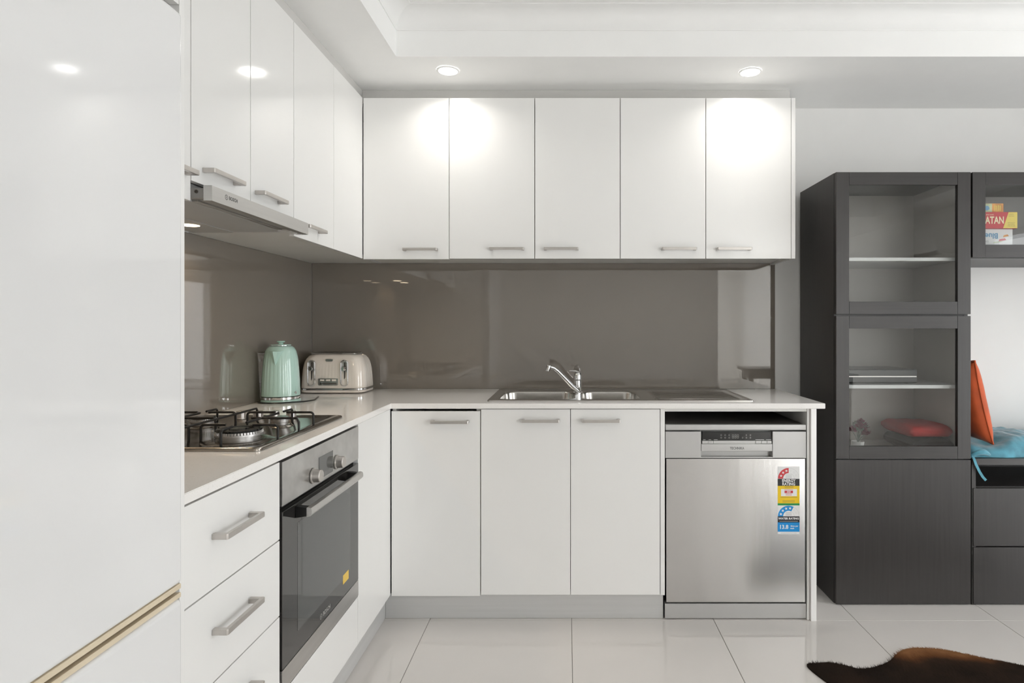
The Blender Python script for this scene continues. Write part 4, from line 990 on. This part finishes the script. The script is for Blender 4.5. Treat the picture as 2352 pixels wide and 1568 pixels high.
# game boxes in the wall cabinet
def game_box(label, x0, x1, y0, y1, z0, z1, mt, paint):
    t = thing('board_game_box', label, 'game box', ((x0+x1)/2, (y0+y1)/2, z0), 0, 'board games stacked in the wall cabinet')
    m = MB(); m.box(x0, x1, y0, y1, z0, z1, mt, bev=0.001); bx = m.build('box', t)
    m = MB(); paint(m, y0-0.0003); m.build('print', t, smooth=False)
def px(X, px_=None): return X
Zb = 1.5625
def p_plain(m, y):
    m.flat([(1.87, y, Zb+.006), (1.97, y, Zb+.006), (1.97, y, Zb+.012), (1.87, y, Zb+.012)], 'sticker_grey')
game_box('plain white game box at the bottom of the stack', 1.760+0.075, 2.035, 2.815, 3.05, Zb, Zb+0.048, 'box_white', p_plain)
z2 = Zb+0.0485
def p_blue(m, y):
    m.text('Bluey', 0.034, (1.926, y, z2+0.042), (-1, 0, 0), (0, 0, -1), 'print_blue', bold=0.001)
    m.text('GAME', 0.011, (1.905, y, z2+0.016), (-1, 0, 0), (0, 0, -1), 'sticker_grey', bold=0.0002)
    for (a, b_, c, d, mt) in ((1.965, 2.000, .016, .026, 'sticker_red'), (1.985, 2.012, .034, .044, 'box_orange'), (1.940, 1.985, .008, .013, 'box_sage'), (1.860, 1.905, .062, .068, 'box_yellow')):
        m.flat([(a, y, z2+c), (b_, y, z2+c+.006), (b_-.006, y, z2+d+.004), (a+.004, y, z2+d)], mt)
game_box('white game box with blue lettering under the red box', 1.835, 2.029, 2.800, 3.05, z2, z2+0.0720, 'box_white', p_blue)
z3 = z2+0.0725
def p_red(m, y):
    m.flat([(2.0010-.026, y, z3+.001), (2.0395, y, z3+.001), (2.0395, y, z3+.0735), (2.0010-.001, y, z3+.0735)], 'box_yellow')
    m.text('CATAN', 0.045, (1.926, y, z3+0.036), (1, 0, 0), (0, 0, 1), 'print_cream', bold=0.0010, sx=0.70)
    m.text('BASE GAME', 0.0075, (1.915, y, z3+0.062), (1, 0, 0), (0, 0, 1), 'print_cream', sx=0.9)
    m.text('LEARN', 0.0075, (2.012, y-0.0001, z3+0.064), (1, 0, 0), (0, 0, 1), 'print_brown'); m.text('CATAN', 0.0075, (2.012, y-0.0001, z3+0.056), (1, 0, 0), (0, 0, 1), 'print_brown')
    m.text('WITHOUT', 0.007, (2.012, y-0.0001, z3+0.025), (1, 0, 0), (0, 0, 1), 'print_brown'); m.text('READING', 0.007, (2.012, y-0.0001, z3+0.018), (1, 0, 0), (0, 0, 1), 'print_brown'); m.text('THE RULES', 0.007, (2.012, y-0.0001, z3+0.011), (1, 0, 0), (0, 0, 1), 'print_brown')
game_box('red game box with cream lettering and a yellow end', 1.835, 2.040, 2.785, 3.05, z3, z3+0.0745, 'box_red', p_red)
z4 = z3+0.0750
def p_top(m, y):
    m.flat([(1.84, y, z4+.001), (1.935, y, z4+.001), (1.935, y, z4+.0405), (1.84, y, z4+.0405)], 'box_sage')
    m.text('N', 0.026, (1.8965, y-.0002, z4+.020), (1, 0, 0), (0, 0, 1), 'sticker_grey')
    m.flat([(1.912+.011*math.cos(2*PI*i/14)*(1+.25*math.sin(3*i)), y-.0002, z4+.020+.011*math.sin(2*PI*i/14)) for i in range(14)], 'print_blue')
    for q in range(4): m.flat([(1.946+.008*q, y, z4+.007), (1.950+.008*q, y, z4+.007), (1.951+.008*q, y, z4+.033-.003*(q % 2)), (1.946+.008*q, y, z4+.033)], 'box_yellow')
game_box('small orange and green game box on top of the stack', 1.850, 1.988, 2.800, 2.99, z4, z4+0.0415, 'box_orange', p_top)

# bench cushion and pillow
def bench_cushion():
    x0, x1, y0, y1, z0 = 1.806, 2.74, 2.752, 3.140, 0.6513
    t = thing('bench_cushion', 'teal velvet seat cushion on the storage bench', 'cushion', (2.27, 2.94, z0))
    nx, ny = 110, 46; top = []; V = []; Fs = []
    tuft = [(x0+0.155+0.31*i, y0+0.10+0.19*j) for i in range(3) for j in range(2)]
    def zt(u, v, X, Y):
        e = (1-abs(2*u-1)**7)*(1-abs(2*v-1)**5); e = max(e, 0)**0.5
        d = sum(math.exp(-((X-a)**2+(Y-b_)**2)/0.0032) for a, b_ in tuft)
        w_ = noise.noise(Vector((X*11, Y*11, 1)))*0.010+noise.noise(Vector((X*30, Y*24, 3)))*0.0055
        w_ += 0.006*abs(noise.noise(Vector((X*45, Y*18, 9))))
        sit = 1-0.42*math.exp(-((X-1.915)/0.075)**2)      # pressed down under the pillow
        return e*(0.082-0.038*min(1, d)+w_)*sit+0.004
    def g(i, j):
        u, v = i/nx, j/ny; X = x0+(x1-x0)*u; Y = y0+(y1-y0)*v
        bul = 0.006*math.sin(PI*u*9)*(1-2*v) if v < 0.15 else 0
        return X, Y+bul, u, v
    for s_ in (1, 0):
        for i in range(nx+1):
            for j in range(ny+1):
                X, Y, u, v = g(i, j); V.append((X, Y, z0+(zt(u, v, X, Y) if s_ else 0.0005)))
    N = (nx+1)*(ny+1); id_ = lambda i, j, s_: s_*N+i*(ny+1)+j
    for i in range(nx):
        for j in range(ny):
            Fs.append((id_(i, j, 0), id_(i+1, j, 0), id_(i+1, j+1, 0), id_(i, j+1, 0)))
            Fs.append((id_(i, j, 1), id_(i, j+1, 1), id_(i+1, j+1, 1), id_(i+1, j, 1)))
    for i in range(nx):
        Fs.append((id_(i, 0, 0), id_(i, 0, 1), id_(i+1, 0, 1), id_(i+1, 0, 0))); Fs.append((id_(i, ny, 0), id_(i+1, ny, 0), id_(i+1, ny, 1), id_(i, ny, 1)))
    for j in range(ny):
        Fs.append((id_(0, j, 0), id_(0, j+1, 0), id_(0, j+1, 1), id_(0, j, 1))); Fs.append((id_(nx, j, 0), id_(nx, j, 1), id_(nx, j+1, 1), id_(nx, j+1, 0)))
    m = MB(); m.add(V, Fs, 'teal_velvet'); m.build('pad', t, angle=80)
    def ribbon(P, wid, name):
        m = MB(); lo = []
        for i, p in enumerate(P):
            p = Vector(p); d = (Vector(P[min(i+1, len(P)-1)])-Vector(P[max(0, i-1)])).normalized(); s = d.cross(Vector((0, 1, 0.15))).normalized()*wid/2; n_ = d.cross(s).normalized()*0.0012
            lo.append([p-s-n_, p+s-n_, p+s+n_, p-s+n_])
        m.loft(lo, 'teal_velvet'); return m.build(name, t)
    ribbon([(1.808, 2.748, 0.668), (1.806, 2.728, 0.650), (1.812, 2.724, 0.626), (1.826, 2.724, 0.597), (1.842, 2.725, 0.572), (1.857, 2.726, 0.556)], 0.011, 'tie')
    m = MB()
    P = [(1.806+0.080*i/12, 2.745-0.010*math.sin(PI*i/12), 0.664+0.016*math.sin(PI*i/12)) for i in range(13)]
    m.tube(P, [0.007+0.006*math.sin(PI*i/12) for i in range(13)], 'teal_velvet', 8); m.build('bow', t)
bench_cushion()
def pillow():
    base = Vector((1.922, 2.945, 0.708))
    t = thing('pillow', 'orange velvet pillow leaning on the tall cabinet', 'pillow', base)
    H, Wd, T = 0.385, 0.345, 0.068
    tilt = math.radians(12.5); n = 40; V = []; Fs = []
    up = Vector((-math.sin(tilt), 0, math.cos(tilt))); nor = Vector((math.cos(tilt), 0, math.sin(tilt)))
    for s_ in (1, -1):
        for i in range(n+1):
            for j in range(n+1):
                u, v = 2*i/n-1, 2*j/n-1
                k1 = 1-0.07*(1-v*v)*abs(u)**3; k2 = 1-0.07*(1-u*u)*abs(v)**3
                th = T*max(0, (1-u**4)*(1-v**4))**0.55
                th += 0.006*noise.noise(Vector((u*2.5, v*6, s_*3)))*(1-u*u)*(1-v*v)+0.004*(1-u**2)*noise.noise(Vector((u*3, v*14, 2)))
                p = base+Vector((0, 1, 0))*(u*k2*0+u*k1*Wd/2*1.0)+up*((v*k2+1)*H/2)+nor*(s_*th*(0.75 if s_ > 0 else 0.85)+0.001*s_)
                V.append(p)
    N = (n+1)**2
    for i in range(n):
        for j in range(n):
            a = i*(n+1)+j
            Fs.append((a, a+n+1, a+n+2, a+1)); Fs.append((N+a, N+a+1, N+a+n+2, N+a+n+1))
    ring = [i*(n+1) for i in range(n+1)]+[n*(n+1)+j for j in range(1, n+1)]+[i*(n+1)+n for i in range(n-1, -1, -1)]+[j for j in range(n-1, 0, -1)]
    for k_ in range(len(ring)):
        a, b_ = ring[k_], ring[(k_+1) % len(ring)]; Fs.append((a, b_, N+b_, N+a))
    m = MB(); m.add(V, Fs, 'orange_velvet'); body = m.build('cover', t, angle=80)
    m = MB(); P = [(V[r]+V[N+r])/2 for r in ring]; P = P+[P[0]]
    m.tube(P, 0.0042, 'orange_velvet', 6, cap=False); m.build('piping', t)
pillow()

# ------------------------------------------------------------------ cowhide rug
def rug():
    OUT = [(1853, 1530), (1880, 1524), (1905, 1523), (1930, 1527), (1955, 1533), (1972, 1537), (1995, 1536), (2020, 1530), (2042, 1520), (2058, 1505), (2072, 1495), (2095, 1490), (2130, 1490), (2170, 1494), (2220, 1504), (2265, 1514), (2310, 1522), (2352, 1530)]
    pts = []
    for (x, y) in OUT:
        Y = F*CAM_Z/(y-749.0); pts.append(((x-1304)/F*Y, Y))
    pts += [(1.78, 2.20), (1.98, 2.30), (2.20, 2.34), (2.32, 2.25), (2.28, 2.05), (2.20, 1.80), (2.28, 1.45), (2.40, 1.20), (2.25, 1.02), (2.0, 1.08), (1.80, 1.15), (1.55, 1.05), (1.35, 0.85), (1.18, 0.95), (1.15, 1.20), (1.22, 1.45), (1.12, 1.75), (0.98, 1.95), (0.905, 2.12)]
    # resample smooth
    P = []; n = len(pts)
    for i in range(n):
        p0, p1, p2, p3 = [Vector(pts[(i+q) % n]) for q in (-1, 0, 1, 2)]
        for k_ in range(5):
            u = k_/5; P.append(0.5*((2*p1)+(p2-p0)*u+(2*p0-5*p1+4*p2-p3)*u*u+(3*p1-p0-3*p2+p3)*u**3))
    t = thing('cowhide_rug', 'dark brown cowhide rug lying on the tiles', 'rug', (1.6, 1.6, 0))
    def dist(p): return min((p-q).length for q in P)
    b = bmesh.new()
    vs = [b.verts.new((p.x, p.y, 0.0035)) for p in P]
    ed = [b.edges.new((vs[i], vs[(i+1) % len(vs)])) for i in range(len(vs))]
    bmesh.ops.triangle_fill(b, use_beauty=True, edges=ed)
    for _ in range(3):
        long_ = [e for e in b.edges if e.calc_length() > 0.07]
        if not long_: break
        bmesh.ops.subdivide_edges(b, edges=long_, cuts=1); bmesh.ops.triangulate(b, faces=b.faces[:])
    bmesh.ops.recalc_face_normals(b, faces=b.faces[:])
    edge_set = set(v for v in b.verts if v.is_boundary)
    for v in b.verts:
        if v not in edge_set: v.co.z += 0.002
    r = bmesh.ops.extrude_face_region(b, geom=b.faces[:])
    for v in [g for g in r['geom'] if isinstance(g, bmesh.types.BMVert)]: v.co.z = 0.0006
    m = MB(); m.bm(b, 'cowhide'); b.free()
    o = m.build('hide', t, angle=60)
    def edge_col(p):
        d = dist(p)
        far = max(0, min(1, (p.y-2.15)/0.15))*max(0, min(1, (p.x-1.16)/0.12))*max(0, min(1, (1.72-p.x)/0.25))   # the tan flank of the hide
        return max(0.0, 1-d/0.16)*0.85*far
    at = o.data.attributes.new('edge', 'FLOAT', 'POINT')
    L = WLOC[o.name]
    for i, v in enumerate(o.data.vertices): at.data[i].value = edge_col(Vector((v.co.x+L.x, v.co.y+L.y)))
    # short hair over the part near the kitchen, lying towards the rim
    rnd = random.Random(11); V = []; Fs = []; E = []
    xs = [p.x for p in P]
    def inside(p):
        c_ = False; j = len(P)-1
        for i in range(len(P)):
            if ((P[i].y > p.y) != (P[j].y > p.y)) and p.x < (P[j].x-P[i].x)*(p.y-P[i].y)/(P[j].y-P[i].y)+P[i].x: c_ = not c_
            j = i
        return c_
    cnt = 0
    def blade(x, y, a, L_, z):
        d = Vector((math.cos(a), math.sin(a), 0)); s = Vector((-d.y, d.x, 0))*0.0009; k0 = len(V)
        p = Vector((x, y, z)); e = edge_col(Vector((x, y)))
        V.extend([p-s, p+s, p+d*L_+Vector((0, 0, 0.0015+0.003*rnd.random()))]); Fs.append((k0, k0+1, k0+2)); E.extend([e]*3)
    while cnt < 16000:
        x = rnd.uniform(0.88, 2.3); y = rnd.uniform(1.75, 2.40)
        if not inside(Vector((x, y))): continue
        blade(x, y, PI*0.62+noise.noise(Vector((x*3, y*3, 0)))*1.2+rnd.uniform(-.3, .3), rnd.uniform(0.010, 0.020), 0.0050); cnt += 1
    for i in range(len(P)):
        p, q = P[i], P[(i+1) % len(P)]
        if max(p.y, q.y) < 1.7: continue
        L0 = (q-p).length; d = (q-p).normalized(); nrm = Vector((d.y, -d.x))
        if inside(p+nrm*0.004): nrm = -nrm
        for k_ in range(int(L0/0.0012)):
            u = rnd.random(); c_ = p+(q-p)*u-nrm*0.004
            blade(c_.x, c_.y, math.atan2(nrm.y, nrm.x)+rnd.uniform(-.9, .9), rnd.uniform(0.003, 0.0065), 0.0042)
    m = MB(); m.add(V, Fs, 'cowhide'); h = m.build('hair', t, smooth=False); h['kind'] = 'stuff'
    at = h.data.attributes.new('edge', 'FLOAT', 'POINT')
    for i in range(len(E)): at.data[i].value = E[i]
rug()

# ------------------------------------------------------------------ what the glass and splashback mirror: air conditioner and side table behind the camera
t = thing('air_conditioner', 'white split air conditioner high on the wall, mirrored in the upper cabinet glass', 'air conditioner', (XR, -0.63, 1.92))
m = MB(); sec = [(0, 0.0), (-0.10, 0.0), (-0.165, 0.03), (-0.200, 0.10), (-0.205, 0.20), (-0.19, 0.275), (-0.15, 0.29), (0, 0.29)]
m.loft([[(XR-0.001+u, yy, 1.92+v) for (u, v) in sec] for yy in (-1.04, -0.22)], 'ac_white'); m.build('casing', t)
m = MB(); m.box(XR-0.150, XR-0.095, -0.98, -0.28, 1.914, 1.922, 'dark_gap', bev=0.001, seg=1); m.build('louvre', t)
t = thing('side_table', 'dark wooden side table mirrored in the right end of the splashback', 'table', (2.45, -1.05, 0))
m = MB(); m.box(2.10, 3.0, -1.25, -0.85, 0.715, 0.745, 'dark_table', bev=0.003); m.build('table_top', t)
m = MB(); m.box(2.14, 2.96, -1.21, -0.89, 0.62, 0.7145, 'dark_table', bev=0.002); m.build('apron', t)
for (a, b_) in ((2.17, -1.18), (2.93, -1.18), (2.17, -0.92), (2.93, -0.92)):
    m = MB(); m.lathe([(0.018, 0), (0.022, 0.03), (0.016, 0.10), (0.026, 0.45), (0.020, 0.52), (0.030, 0.58), (0.030, 0.6195)], (a, b_, 0.0002), 'dark_table', 20); m.build('leg', t)
